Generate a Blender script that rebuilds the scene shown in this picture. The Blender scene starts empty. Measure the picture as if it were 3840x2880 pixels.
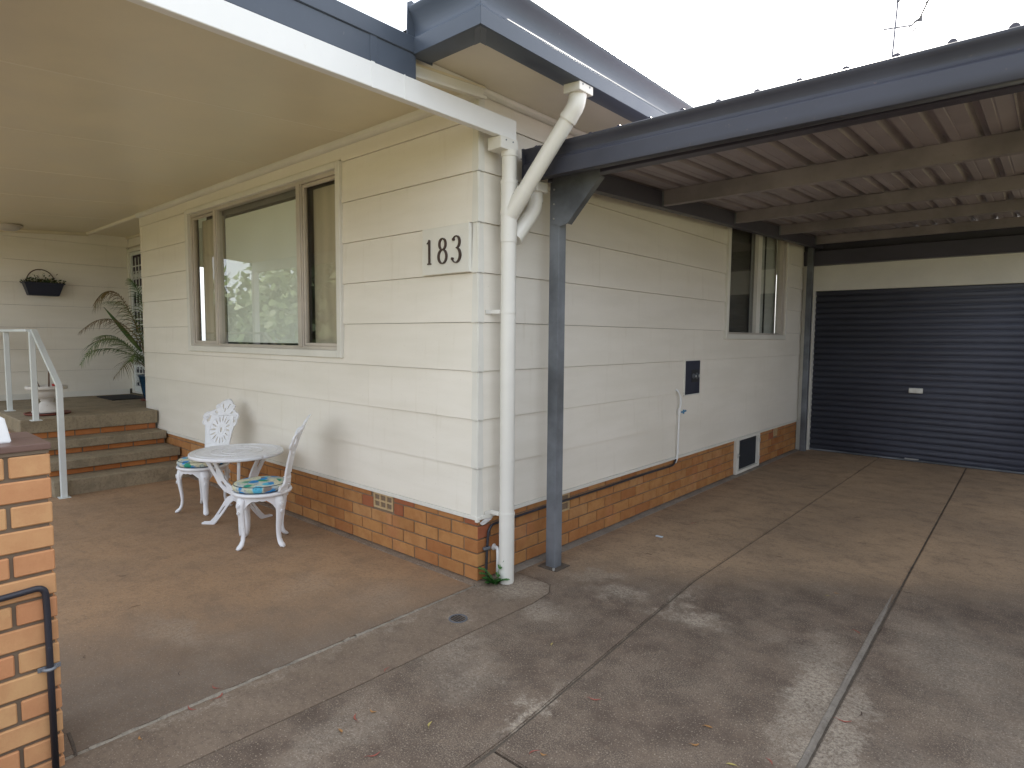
import bpy, bmesh, math, random
from mathutils import Vector, Matrix, Quaternion
random.seed(7)
R = math.radians
scene = bpy.context.scene
COL = scene.collection

# ------------------------------------------------------------------ camera
YAW, PITCH, ROLL = 0.7201, 0.0748, 0.00773
cam_d = bpy.data.cameras.new('camera')
cam = bpy.data.objects.new('camera', cam_d)
COL.objects.link(cam)
f_ = Vector((-math.sin(YAW)*math.cos(PITCH), math.cos(YAW)*math.cos(PITCH), -math.sin(PITCH)))
r_ = Vector((math.cos(YAW), math.sin(YAW), 0)); u_ = r_.cross(f_)
c_, s_ = math.cos(ROLL), math.sin(ROLL)
rr = c_*r_ + s_*u_; uu = -s_*r_ + c_*u_
M = Matrix(((rr.x, uu.x, -f_.x), (rr.y, uu.y, -f_.y), (rr.z, uu.z, -f_.z))).to_4x4()
M.translation = Vector((2.561, -2.6085, 1.508))
cam.matrix_world = M
cam_d.sensor_width = 36; cam_d.lens = 2294.7/3840*36
cam_d.clip_start = 0.05; cam_d.clip_end = 2000
scene.camera = cam

# ------------------------------------------------------------------ sky, sun, exposure
w = bpy.data.worlds.new('World'); scene.world = w; w.use_nodes = True
nt = w.node_tree; nt.nodes.clear()
out = nt.nodes.new('ShaderNodeOutputWorld'); bg = nt.nodes.new('ShaderNodeBackground')
sky = nt.nodes.new('ShaderNodeTexSky'); sky.sky_type = 'NISHITA'; sky.sun_disc = False
SUN_EL, SUN_AZ = R(38), R(-9)      # azimuth measured clockwise from +Y
sky.sun_elevation = SUN_EL; sky.sun_rotation = SUN_AZ % (2*math.pi)
sky.air_density = 1.0; sky.dust_density = 4.0; sky.ozone_density = 1.0
hs = nt.nodes.new('ShaderNodeHueSaturation'); hs.inputs['Saturation'].default_value = 0.42
cl = nt.nodes.new('ShaderNodeMix'); cl.data_type = 'RGBA'; cl.inputs[0].default_value = .72
cl.inputs[7].default_value = (3.0, 3.25, 3.6, 1)      # thin bright cloud layer over the blue sky
nt.links.new(sky.outputs[0], hs.inputs['Color']); nt.links.new(hs.outputs[0], cl.inputs[6]); nt.links.new(cl.outputs[2], bg.inputs[0])
bg.inputs[1].default_value = 0.15
nt.links.new(bg.outputs[0], out.inputs[0])
sl = bpy.data.lights.new('sun', 'SUN'); sl.energy = 5.0; sl.angle = R(0.6); sl.color = (1.0, 0.93, 0.82)
so = bpy.data.objects.new('sun', sl); COL.objects.link(so)
sd = Vector((math.sin(SUN_AZ)*math.cos(SUN_EL), math.cos(SUN_AZ)*math.cos(SUN_EL), math.sin(SUN_EL)))
so.rotation_euler = sd.to_track_quat('Z', 'Y').to_euler(); so.location = sd*30
scene.view_settings.view_transform = 'Standard'; scene.view_settings.look = 'None'
scene.view_settings.exposure = 2.02; scene.view_settings.gamma = 1
scene.view_settings.use_curve_mapping = False

# ------------------------------------------------------------------ materials
def srgb(r, g, b):
    return tuple((c/255/12.92 if c/255 <= .04045 else ((c/255+.055)/1.055)**2.4) for c in (r, g, b)) + (1,)
class NT:
    """small helper around a node tree"""
    def __init__(s, name, rough=.6, metal=0, spec=.5):
        s.m = bpy.data.materials.new(name); s.m.use_nodes = True; s.t = s.m.node_tree
        s.b = s.t.nodes['Principled BSDF']
        s.b.inputs['Roughness'].default_value = rough; s.b.inputs['Metallic'].default_value = metal
        s.b.inputs['Specular IOR Level'].default_value = spec
        g = s.t.nodes.new('ShaderNodeNewGeometry'); s.P = g.outputs['Position']
    def n(s, t, **kw):
        x = s.t.nodes.new(t)
        for k, v in kw.items(): setattr(x, k, v)
        return x
    def L(s, a, b): s.t.links.new(a, b)
    def val(s, x, sock):
        if hasattr(x, 'is_linked') or isinstance(x, bpy.types.NodeSocket): s.L(x, sock)
        else: sock.default_value = x
    def noise(s, scale, detail=4, rough=.55, vec=None, dist=0.0, col=False):
        x = s.n('ShaderNodeTexNoise'); x.inputs['Scale'].default_value = scale
        x.inputs['Detail'].default_value = detail; x.inputs['Roughness'].default_value = rough
        x.inputs['Distortion'].default_value = dist
        s.L(vec or s.P, x.inputs['Vector'])
        return x.outputs['Color' if col else 'Fac']
    def voro(s, scale, vec=None, out='Distance', rnd=1.0):
        x = s.n('ShaderNodeTexVoronoi'); x.inputs['Scale'].default_value = scale
        x.inputs['Randomness'].default_value = rnd
        s.L(vec or s.P, x.inputs['Vector']); return x.outputs[out]
    def ramp(s, x, a, b, lo=0.0, hi=1.0):
        m = s.n('ShaderNodeMapRange'); m.interpolation_type = 'SMOOTHSTEP'
        m.inputs['From Min'].default_value = a; m.inputs['From Max'].default_value = b
        m.inputs['To Min'].default_value = lo; m.inputs['To Max'].default_value = hi
        s.val(x, m.inputs['Value']); return m.outputs[0]
    def math(s, op, a, b=0.0, c=None):
        m = s.n('ShaderNodeMath', operation=op); s.val(a, m.inputs[0]); s.val(b, m.inputs[1])
        if c is not None: s.val(c, m.inputs[2])
        return m.outputs[0]
    def mix(s, f, a, b, mode='MIX'):
        m = s.n('ShaderNodeMix', data_type='RGBA', blend_type=mode)
        s.val(f, m.inputs[0]); s.val(a, m.inputs[6]); s.val(b, m.inputs[7]); return m.outputs[2]
    def xyz(s):
        x = s.n('ShaderNodeSeparateXYZ'); s.L(s.P, x.inputs[0]); return x.outputs
    def col(s, x): s.val(x, s.b.inputs['Base Color'])
    def rough(s, x): s.val(x, s.b.inputs['Roughness'])
    def bump(s, h, strength=.3, dist=.002):
        b = s.n('ShaderNodeBump'); b.inputs['Strength'].default_value = strength
        b.inputs['Distance'].default_value = dist; s.L(h, b.inputs['Height'])
        s.L(b.outputs[0], s.b.inputs['Normal'])
    def rnd(s):
        return s.n('ShaderNodeObjectInfo').outputs['Random']
def scaled(t, sx, sy, sz):
    m = t.n('ShaderNodeMapping'); m.inputs['Scale'].default_value = (sx, sy, sz); t.L(t.P, m.inputs[0]); return m.outputs[0]

def paint(name, c, rough=.45, var=.06, dirt=(.45, .38, .27, 1), dirt_amt=.25, spec=.5, metal=0, bump=.12, bs=60):
    t = NT(name, rough, metal, spec)
    a = t.noise(2.2, 5, .6); b = t.noise(38, 3, .6)
    dark = tuple(x*(1-var*2.2) for x in c[:3])+(1,)
    k = t.mix(t.ramp(a, .3, .75), dark, c)
    k = t.mix(t.math('MULTIPLY', t.ramp(b, .66, .8), dirt_amt), k, dirt)
    t.col(k); t.rough(t.ramp(a, .2, .8, rough-.08, rough+.12)); t.bump(t.noise(bs, 4, .7), bump, .001)
    return t.m

def board_mat():
    t = NT('cream_weatherboard_paint', .42, 0, .5)
    c = (.83, .785, .70, 1)
    v = scaled(t, 1, 1, 6)
    a = t.noise(1.1, 5, .6, v); k = t.mix(t.ramp(a, .3, .7), (.775, .73, .64, 1), c)
    s = t.noise(5, 5, .62, scaled(t, 3, 3, .35))
    k = t.mix(t.math('MULTIPLY', t.ramp(s, .56, .8), .22), k, (.52, .45, .33, 1))
    d = t.noise(90, 2, .5); k = t.mix(t.math('MULTIPLY', t.ramp(d, .7, .78), .3), k, (.4, .34, .25, 1))
    k2 = t.mix(t.math('MULTIPLY', t.rnd(), .07), k, (.5, .47, .40, 1))
    t.col(k2); t.rough(t.ramp(a, .2, .8, .36, .55)); t.bump(t.noise(55, 4, .7, scaled(t, 1, 1, 3)), .10, .001)
    return t.m

def brick_mat(name, pal, edge=.5, splotch=.25):
    t = NT(name, .85, 0, .3)
    o = t.n('ShaderNodeObjectInfo').outputs['Random']
    cr = t.n('ShaderNodeValToRGB'); cr.color_ramp.interpolation = 'LINEAR'
    el = cr.color_ramp.elements
    el[0].position = 0; el[0].color = pal[0]; el[1].position = 1; el[1].color = pal[-1]
    for i in range(1, len(pal)-1):
        e = el.new(i/(len(pal)-1)); e.color = pal[i]
    t.L(o, cr.inputs[0])
    a = t.noise(9, 6, .65); b = t.noise(180, 3, .7); c = t.noise(3.2, 3, .5)
    k = t.mix(t.ramp(a, .35, .7, 0, .4), cr.outputs[0], (pal[0][0]*.75, pal[0][1]*.7, pal[0][2]*.7, 1))
    k = t.mix(t.math('MULTIPLY', t.ramp(c, .56, .7), splotch), k, (.50, .20, .10, 1))
    k = t.mix(t.ramp(b, .6, .85, 0, .45), k, (.16, .07, .035, 1))
    k = t.mix(t.ramp(t.noise(14, 4, .7), .70, .8, 0, .45), k, (.62, .52, .42, 1))
    t.col(k); t.rough(t.ramp(a, .3, .7, .75, .95)); t.bump(t.noise(140, 5, .75), .5, .0015)
    return t.m

def gauss_spots(t, spots, warp):
    """sum of soft spots on the ground plane; spots = (x, y, radius_x, radius_y, angle, strength)"""
    acc = None
    for (x, y, rx, ry, ang, st) in spots:
        m = t.n('ShaderNodeMapping', vector_type='TEXTURE'); m.inputs['Location'].default_value = (x, y, 0)
        m.inputs['Rotation'].default_value = (0, 0, ang); m.inputs['Scale'].default_value = (rx, ry, 1)
        t.L(warp, m.inputs[0])
        sp = t.n('ShaderNodeSeparateXYZ'); t.L(m.outputs[0], sp.inputs[0])
        cb = t.n('ShaderNodeCombineXYZ'); t.L(sp.outputs[0], cb.inputs[0]); t.L(sp.outputs[1], cb.inputs[1])
        ln = t.n('ShaderNodeVectorMath', operation='LENGTH'); t.L(cb.outputs[0], ln.inputs[0])
        v = t.ramp(ln.outputs['Value'], 0.15, 1.0, st, 0.0)
        acc = v if acc is None else t.math('MAXIMUM', acc, v)
    return acc

def concrete_mat(name, base, base2, dark, weather_y=None, patio=False, spots=(), speck=.5):
    t = NT(name, .82, 0, .35)
    wn = t.noise(4.5, 7, .72, col=True)
    vm = t.n('ShaderNodeVectorMath', operation='MULTIPLY_ADD'); t.L(wn, vm.inputs[0])
    vm.inputs[1].default_value = (.62, .62, 0); t.L(t.P, vm.inputs[2])
    sh = t.n('ShaderNodeVectorMath', operation='ADD'); t.L(vm.outputs[0], sh.inputs[0]); sh.inputs[1].default_value = (-.31, -.31, 0)
    W = sh.outputs[0]
    big = t.noise(1.3, 6, .6); mid = t.noise(5.5, 6, .65); fine = t.noise(42, 5, .75); grit = t.noise(210, 3, .7)
    k = t.mix(t.ramp(big, .32, .68), base, base2)
    k = t.mix(t.ramp(mid, .45, .72, 0, .45), k, dark)
    X = t.xyz()
    ws = t.n('ShaderNodeSeparateXYZ'); t.L(W, ws.inputs[0])
    if weather_y is not None:      # rain-weathered outer part of the drive
        line = t.math('ADD', ws.outputs[1], t.math('MULTIPLY', X[0], -.72))
        wx = t.ramp(line, weather_y-.45, weather_y+.35, 1, 0)
        kd = t.mix(t.ramp(mid, .35, .65), (.092, .066, .050, 1), (.165, .122, .090, 1))
        k = t.mix(wx, k, kd)
        # exposed pale aggregate in broken patches
        agg = t.math('MULTIPLY', t.ramp(t.noise(170, 4, .85), .48, .62), t.ramp(t.noise(2.3, 8, .75), .40, .64))
        k = t.mix(t.math('MULTIPLY', t.math('MULTIPLY', agg, wx), .78*speck), k, (.38, .315, .24, 1))
        blk = t.math('MULTIPLY', t.ramp(t.noise(150, 4, .85), .54, .66), t.ramp(t.noise(2.7, 7, .7), .35, .6))
        k = t.mix(t.math('MULTIPLY', t.math('MULTIPLY', blk, wx), .55), k, (.035, .028, .026, 1))
    if patio:
        line = t.math('ADD', ws.outputs[0], t.math('MULTIPLY', ws.outputs[1], -.55))
        wx = t.ramp(line, -.55, .75, 0, 1)
        kd = t.mix(t.ramp(mid, .35, .65), (.140, .104, .077, 1), (.180, .139, .105, 1))
        k = t.mix(wx, k, kd)
    stre = t.noise(3.1, 5, .65, scaled(t, 1, 3.4, 1)); k = t.mix(t.ramp(stre, .52, .72, 0, .35), k, dark)
    if spots:
        g = gauss_spots(t, spots, W)
        br = t.math('MULTIPLY', g, t.ramp(t.noise(60, 8, .85), .36, .60))
        k = t.mix(t.math('MULTIPLY', br, .85), k, (.43, .37, .295, 1))
    k = t.mix(t.ramp(fine, .45, .68, 0, .5), k, dark)
    k = t.mix(t.ramp(t.noise(26, 8, .8), .54, .68, 0, .16), k, tuple(min(1, c*1.55) for c in base2[:3])+(1,))
    k = t.mix(t.ramp(t.noise(135, 2, .6), .60, .68, 0, .75*speck), k, (.42, .35, .27, 1))
    k = t.mix(t.ramp(t.noise(135, 2, .6, scaled(t, 1, 1.1, 1)), .30, .40, .7*speck, 0), k, (.045, .035, .03, 1))
    t.col(k); t.rough(t.ramp(mid, .3, .7, .7, .92))
    h = t.math('ADD', t.math('MULTIPLY', grit, .5), fine); t.bump(h, .55, .003)
    return t.m

M_board = board_mat()
M_trim = paint('cream_trim_paint', (.76, .74, .67, 1), .4, .05, dirt_amt=.3)
M_ceil = paint('cream_ceiling_paint', (.72, .65, .48, 1), .36, .04, dirt_amt=.15, bump=.04)
M_soffit = paint('cream_soffit_paint', (.80, .74, .60, 1), .5, .04, dirt_amt=.1)
M_white = paint('white_fascia_paint', (.80, .80, .79, 1), .35, .03, dirt_amt=.2)
M_pvc = paint('cream_drainpipe_plastic', (.74, .72, .66, 1), .32, .04, dirt_amt=.25, bump=.03)
M_gutter = paint('blue_grey_gutter_steel', (.078, .096, .13, 1), .34, .08, dirt=(.16, .17, .19, 1), dirt_amt=.4, bump=.03, spec=.35)
M_cgutter = paint('charcoal_gutter_steel', (.050, .052, .070, 1), .45, .12, dirt=(.13, .10, .09, 1), dirt_amt=.5, bump=.03, spec=.35)
M_dark = paint('dark_steel_beam_paint', (.062, .058, .085, 1), .45, .1, dirt=(.10, .09, .09, 1), dirt_amt=.5)
M_galv = paint('galvanised_steel', (.235, .255, .285, 1), .42, .30, dirt=(.09, .10, .12, 1), dirt_amt=.7, metal=.25)
M_purlin = paint('weathered_galvanised_purlin', (.30, .265, .272, 1), .55, .18, dirt=(.14, .10, .08, 1), dirt_amt=.6, metal=.2)
M_sheet = paint('zinc_roof_sheet', (.34, .295, .32, 1), .55, .12, dirt=(.2, .14, .1, 1), dirt_amt=.5, metal=.15)
M_roof = paint('dark_roof_sheet', (.07, .075, .09, 1), .5, .1)
M_door = paint('charcoal_roller_door', (.072, .078, .108, 1), .55, .10, dirt=(.09, .085, .085, 1), dirt_amt=.5)
M_alu = paint('aged_aluminium_frame', (.60, .54, .47, 1), .42, .1, metal=.15, dirt=(.2, .17, .14, 1), dirt_amt=.5)
M_rail = paint('pale_grey_rail_paint', (.66, .69, .68, 1), .35, .05)
M_cast = paint('white_cast_metal_paint', (.80, .80, .82, 1), .35, .05, dirt=(.5, .44, .36, 1), dirt_amt=.5, bs=30, bump=.25)
M_black = paint('black_rubber', (.018, .018, .022, 1), .55, .1, dirt=(.12, .12, .12, 1), dirt_amt=.4)
M_conduit = paint('dark_conduit_paint', (.035, .035, .048, 1), .45, .3, dirt=(.16, .22, .25, 1), dirt_amt=.8)
M_navy = paint('navy_plastic', (.018, .022, .045, 1), .5, .1)
M_blue = paint('glazed_blue_pot', (.012, .05, .10, 1), .18, .15)
M_terra = paint('terracotta', (.20, .055, .035, 1), .6, .12)
M_urn = paint('weathered_white_urn', (.62, .58, .53, 1), .7, .1, dirt=(.34, .24, .18, 1), dirt_amt=.9)
M_mat = paint('dark_doormat_fibre', (.02, .02, .024, 1), .95, .2, bs=300, bump=.8)
M_vent = paint('buff_clay_vent', (.52, .37, .20, 1), .8, .08)
M_mortar = paint('grey_brown_mortar', (.24, .17, .11, 1), .95, .15, dirt=(.35, .3, .24, 1), dirt_amt=.4, bump=.5, bs=150)
M_mortar_p = paint('pale_mortar', (.20, .15, .105, 1), .95, .12, dirt=(.1, .08, .06, 1), dirt_amt=.5, bump=.5, bs=150)
M_cap = paint('brown_cap_tile', (.17, .10, .078, 1), .5, .1)
M_num = paint('dark_bronze_numeral', (.055, .03, .022, 1), .4, .1)
M_silver = paint('brushed_handle_metal', (.6, .6, .58, 1), .3, .05, metal=.6)
M_int = paint('dim_interior', (.12, .11, .10, 1), .9, .05)
M_screen = paint('dark_fly_screen', (.035, .04, .05, 1), .8, .1)
M_bluecap = paint('blue_tap_handle', (.05, .25, .45, 1), .4, .1)
M_red = paint('red_plastic', (.45, .04, .03, 1), .4, .1)
M_wood = paint('brown_stalk', (.13, .07, .045, 1), .8, .2)
M_dirtwhite = paint('flaking_white_paint', (.72, .70, .68, 1), .7, .1, dirt=(.4, .15, .1, 1), dirt_amt=.9)
M_grey = paint('grey_grate_plastic', (.12, .13, .15, 1), .6, .1)
M_ant = paint('aerial_aluminium', (.16, .16, .20, 1), .5, .1)
M_brick = brick_mat('orange_tan_brick', [(.33, .13, .045, 1), (.41, .19, .068, 1), (.44, .22, .08, 1), (.42, .20, .07, 1), (.45, .24, .10, 1), (.37, .175, .062, 1), (.41, .18, .065, 1)])
M_brickred = brick_mat('red_brick_end', [(.30, .095, .045, 1), (.34, .125, .055, 1)])
M_brickp = brick_mat('salmon_tan_brick', [(.56, .25, .12, 1), (.60, .36, .17, 1), (.55, .24, .115, 1), (.60, .37, .175, 1), (.57, .30, .14, 1)], splotch=.2)
M_brickstep = brick_mat('orange_step_brick', [(.42, .15, .045, 1), (.47, .18, .055, 1), (.38, .13, .04, 1)])

spots = [(1.22, .49, .20, .16, .3, 1), (.70, .47, .22, .16, .4, .8), (.47, .65, .3, .14, .9, .6), (1.04, -.76, .07, .34, -.10, 1.1),
         (1.89, .15, .14, .75, .03, 1.0), (2.03, -.15, .12, .9, .05, .95), (1.80, .55, .22, .3, 0, .6), (.51, -.01, .25, .2, .5, .7),
         (1.02, .62, .06, .35, .02, .7), (2.3, .9, .4, .7, .2, .45), (2.6, .2, .3, .6, 0, .4), (.45, -.62, .25, .4, .5, .55), (.62, -1.4, .2, .35, 0, .45), (2.25, -.4, .3, .6, 0, .5), (.72, -.75, .22, .3, .3, .5)]
M_drive = concrete_mat('weathered_drive_concrete', (.40, .275, .17, 1), (.285, .20, .13, 1), (.135, .098, .072, 1), weather_y=.42, spots=spots, speck=1)
M_path = concrete_mat('path_concrete', (.172, .126, .090, 1), (.215, .162, .118, 1), (.095, .069, .052, 1), spots=[(.2, .12, .32, .26, 0, .8), (.22, -.38, .15, .13, 0, .5), (.02, -.7, .06, .6, 0, .5), (.03, -1.6, .05, .5, 0, .5)], speck=.8)
M_patio = concrete_mat('tan_patio_concrete', (.345, .212, .118, 1), (.285, .182, .108, 1), (.165, .112, .074, 1), patio=True,
                       spots=[(-.65, -1.46, .45, .16, .3, .35), (-.75, -.69, .3, .3, 0, .25), (-.3, -.5, .3, .3, 0, .25)], speck=.6)
M_step = concrete_mat('grey_step_concrete', (.31, .25, .165, 1), (.25, .20, .135, 1), (.125, .10, .07, 1), speck=.2)
M_ledge = concrete_mat('pale_ledge_concrete', (.25, .22, .185, 1), (.19, .165, .14, 1), (.12, .10, .08, 1), speck=.4)
M_joint = concrete_mat('pale_joint_mortar', (.34, .30, .24, 1), (.24, .21, .17, 1), (.12, .10, .08, 1), speck=.6)
M_jointd = concrete_mat('dirt_filled_joint', (.10, .078, .06, 1), (.12, .095, .072, 1), (.045, .038, .032, 1), speck=.3)

def ground_mat():
    t = NT('lawn_ground', .9)
    t.col(t.mix(t.ramp(t.noise(.8, 6), .35, .65), (.11, .14, .045, 1), (.24, .20, .11, 1))); t.bump(t.noise(30, 5), .8, .03); return t.m
M_lawn = ground_mat()
def leafmat(name, a, b):
    t = NT(name, .55, 0, .4)
    t.col(t.mix(t.ramp(t.noise(6, 3), .35, .65), a, b)); return t.m
M_palm = leafmat('palm_leaf_green', (.045, .105, .028, 1), (.13, .17, .05, 1))
M_palmdry = leafmat('palm_leaf_dry', (.20, .125, .055, 1), (.14, .12, .045, 1))
M_weed = leafmat('weed_green', (.03, .12, .02, 1), (.06, .19, .04, 1))
M_plantg = leafmat('planter_leaf_green', (.02, .05, .012, 1), (.06, .09, .02, 1))
M_tree = leafmat('tree_leaf_green', (.022, .045, .014, 1), (.055, .085, .026, 1))
M_bark = paint('tree_bark', (.14, .11, .08, 1), .9, .2, bump=.6)
M_lred = paint('red_dry_leaf', (.30, .085, .06, 1), .6); M_lor = paint('orange_dry_leaf', (.36, .18, .06, 1), .6)
M_lye = paint('yellow_dry_leaf', (.42, .34, .11, 1), .6); M_ldk = paint('brown_dry_leaf', (.06, .035, .025, 1), .7)

def glass_mat(name, tint=(.97, .985, .975, 1), boost=1.0):
    m = bpy.data.materials.new(name); m.use_nodes = True; t = m.node_tree; t.nodes.clear()
    o = t.nodes.new('ShaderNodeOutputMaterial'); mx = t.nodes.new('ShaderNodeMixShader')
    tr = t.nodes.new('ShaderNodeBsdfTransparent'); tr.inputs[0].default_value = tint
    gl = t.nodes.new('ShaderNodeBsdfGlossy'); gl.inputs['Roughness'].default_value = .006
    fr = t.nodes.new('ShaderNodeFresnel'); ge = t.nodes.new('ShaderNodeNewGeometry'); mr = t.nodes.new('ShaderNodeMapRange')
    mr.inputs['To Min'].default_value = 1.52; mr.inputs['To Max'].default_value = 1/1.52   # same reflectance on both faces of the pane
    t.links.new(ge.outputs['Backfacing'], mr.inputs[0]); t.links.new(mr.outputs[0], fr.inputs[0])
    mu = t.nodes.new('ShaderNodeMath'); mu.operation = 'MULTIPLY'; mu.inputs[1].default_value = 1.25*boost; mu.use_clamp = True
    t.links.new(fr.outputs[0], mu.inputs[0]); t.links.new(mu.outputs[0], mx.inputs[0])
    t.links.new(tr.outputs[0], mx.inputs[1]); t.links.new(gl.outputs[0], mx.inputs[2]); t.links.new(mx.outputs[0], o.inputs[0])
    return m
M_glass = glass_mat('window_glass'); M_glass2 = glass_mat('screened_window_glass', (.93, .93, .90, 1), .5)
M_blind = paint('pale_roller_blind', (.86, .88, .82, 1), .8, .02, dirt_amt=0, bump=.1, bs=300)
def curtain_mat():
    t = NT('brown_sheer_curtain', .9)
    wv = t.n('ShaderNodeTexWave'); wv.inputs['Scale'].default_value = 2.5; wv.inputs['Distortion'].default_value = 4; t.L(t.P, wv.inputs[0])
    t.col(t.mix(wv.outputs['Fac'], (.55, .50, .41, 1), (.62, .565, .46, 1))); return t.m
M_curtain = curtain_mat()
M_pale = paint('pale_lace_curtain', (.78, .77, .70, 1), .9, .06)

def cushion_mat():
    t = NT('floral_cushion_fabric', .8, 0, .2)
    tc = t.n('ShaderNodeTexCoord').outputs['Object']
    dn = t.noise(9, 2, .5, tc, col=True)
    vm = t.n('ShaderNodeVectorMath', operation='MULTIPLY_ADD'); t.L(dn, vm.inputs[0]); vm.inputs[1].default_value = (.06, .06, .06); t.L(tc, vm.inputs[2])
    v = t.n('ShaderNodeTexVoronoi'); v.inputs['Scale'].default_value = 13; t.L(vm.outputs[0], v.inputs['Vector'])
    sp = t.n('ShaderNodeSeparateColor'); t.L(v.outputs['Color'], sp.inputs[0])
    cr = t.n('ShaderNodeValToRGB'); cr.color_ramp.interpolation = 'CONSTANT'; e = cr.color_ramp.elements
    e[0].position = 0; e[0].color = (.03, .24, .55, 1); e[1].position = .42; e[1].color = (.62, .60, .42, 1)
    for p, c in ((.62, (.03, .28, .18, 1)), (.74, (.23, .19, .17, 1)), (.86, (.10, .42, .58, 1))):
        x = e.new(p); x.color = c
    t.L(sp.outputs[0], cr.inputs[0])
    k = t.mix(t.ramp(v.outputs['Distance'], .46, .62, 0, .7), cr.outputs[0], (.62, .60, .44, 1))
    k = t.mix(t.ramp(t.noise(60, 2, .5, tc), .58, .64, 0, .5), k, (.04, .12, .25, 1))
    t.col(k); t.bump(t.noise(400, 2, .5, tc), .2, .001); return t.m
M_cush = cushion_mat()

# ------------------------------------------------------------------ mesh helpers
def new_obj(name, me, mat=None, parent=None):
    o = bpy.data.objects.new(name, me); COL.objects.link(o)
    if mat and me is not None and len(me.materials) == 0: me.materials.append(mat)
    if parent: o.parent = parent
    return o
def finish(name, bm, mat=None, parent=None, smooth=False):
    bmesh.ops.recalc_face_normals(bm, faces=bm.faces)
    me = bpy.data.meshes.new(name); bm.to_mesh(me); bm.free()
    if smooth:
        for p in me.polygons: p.use_smooth = True
    return new_obj(name, me, mat, parent)
def smooth_by_angle(o, deg=40):
    me = o.data
    for p in me.polygons: p.use_smooth = True
    bm = bmesh.new(); bm.from_mesh(me)
    for e in bm.edges:
        if len(e.link_faces) == 2 and e.calc_face_angle(0) > R(deg): e.smooth = False
    bm.to_mesh(me); bm.free()
def thing(name, label, cat, loc=(0, 0, 0), rz=0, group=None):
    o = bpy.data.objects.new(name, None); COL.objects.link(o); o.location = loc; o.rotation_euler = (0, 0, rz)
    o.empty_display_size = .1
    return tag(o, label, cat, group)
def tag(o, label, cat, group=None):
    o['label'] = label; o['category'] = cat
    if group: o['group'] = group
    return o
def structure(o): o['kind'] = 'structure'; return o

def bx(bm, x0, x1, y0, y1, z0, z1, bev=0.0, seg=1):
    t = bmesh.new(); bmesh.ops.create_cube(t, size=1)
    sx, sy, sz = abs(x1-x0), abs(y1-y0), abs(z1-z0)
    for v in t.verts: v.co = Vector((v.co.x*sx, v.co.y*sy, v.co.z*sz))
    if bev > 0: bmesh.ops.bevel(t, geom=list(t.edges), offset=min(bev, sx*.45, sy*.45, sz*.45), segments=seg, profile=.7, affect='EDGES')
    c = Vector(((x0+x1)/2, (y0+y1)/2, (z0+z1)/2))
    for v in t.verts: v.co += c
    merge(bm, t); return bm
def merge(bm, t, mat=None):
    if mat is not None: bmesh.ops.transform(t, matrix=mat, verts=t.verts)
    me = bpy.data.meshes.new('tmp'); t.to_mesh(me); t.free(); bm.from_mesh(me); bpy.data.meshes.remove(me)
def box(name, x0, x1, y0, y1, z0, z1, mat, parent=None, bev=0.0, seg=1):
    bm = bmesh.new(); bx(bm, x0, x1, y0, y1, z0, z1, bev, seg); return finish(name, bm, mat, parent)
def prism(bm, pts, fn, a, b):
    """extrude polygon pts (2-D) from a to b; fn(p, t) -> 3-D point"""
    v0 = [bm.verts.new(fn(p, a)) for p in pts]; v1 = [bm.verts.new(fn(p, b)) for p in pts]; n = len(pts)
    bm.faces.new(v0); bm.faces.new(v1[::-1])
    for i in range(n): bm.faces.new((v0[i], v0[(i+1) % n], v1[(i+1) % n], v1[i]))
def tube(bm, pts, rad, n=10, cap=True, flat=None):
    pts = [Vector(p) for p in pts]; rs = rad if isinstance(rad, (list, tuple)) else [rad]*len(pts)
    rings = []; up = None
    for i, p in enumerate(pts):
        if i == 0: d = pts[1]-p
        elif i == len(pts)-1: d = p-pts[i-1]
        else: d = (pts[i+1]-p).normalized()+(p-pts[i-1]).normalized()
        if d.length < 1e-9: d = Vector((0, 0, 1))
        d.normalize()
        if up is None:
            up = Vector((0, 0, 1)) if abs(d.z) < .9 else Vector((1, 0, 0))
        side = d.cross(up)
        if side.length < 1e-4: side = d.cross(Vector((0, 1, 0)))
        side.normalize(); up = side.cross(d).normalized()
        k = 1.0
        if 0 < i < len(pts)-1:
            cs = (pts[i+1]-p).normalized().dot((p-pts[i-1]).normalized()); k = 1/max(.6, math.sqrt((1+cs)/2))
        fa, fb = flat if flat else (1, 1)
        rings.append([bm.verts.new(p+(side*math.cos(2*math.pi*j/n)*fa*k+up*math.sin(2*math.pi*j/n)*fb)*rs[i]) for j in range(n)])
    for a, b in zip(rings, rings[1:]):
        for j in range(n): bm.faces.new((a[j], a[(j+1) % n], b[(j+1) % n], b[j]))
    if cap: bm.faces.new(rings[0][::-1]); bm.faces.new(rings[-1])
def lathe(bm, prof, c=(0, 0, 0), n=32):
    rings = []
    for r, z in prof:
        rings.append([bm.verts.new((c[0]+r*math.cos(2*math.pi*j/n), c[1]+r*math.sin(2*math.pi*j/n), c[2]+z)) for j in range(n)])
    for a, b in zip(rings, rings[1:]):
        for j in range(n): bm.faces.new((a[j], a[(j+1) % n], b[(j+1) % n], b[j]))
    bm.faces.new(rings[0][::-1]); bm.faces.new(rings[-1])
def arc(c, r, a0, a1, n=10, ax=((1, 0, 0), (0, 1, 0))):
    A, B = Vector(ax[0]), Vector(ax[1]); c = Vector(c)
    return [c+A*r*math.cos(R(a0+(a1-a0)*i/n))+B*r*math.sin(R(a0+(a1-a0)*i/n)) for i in range(n+1)]
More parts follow.
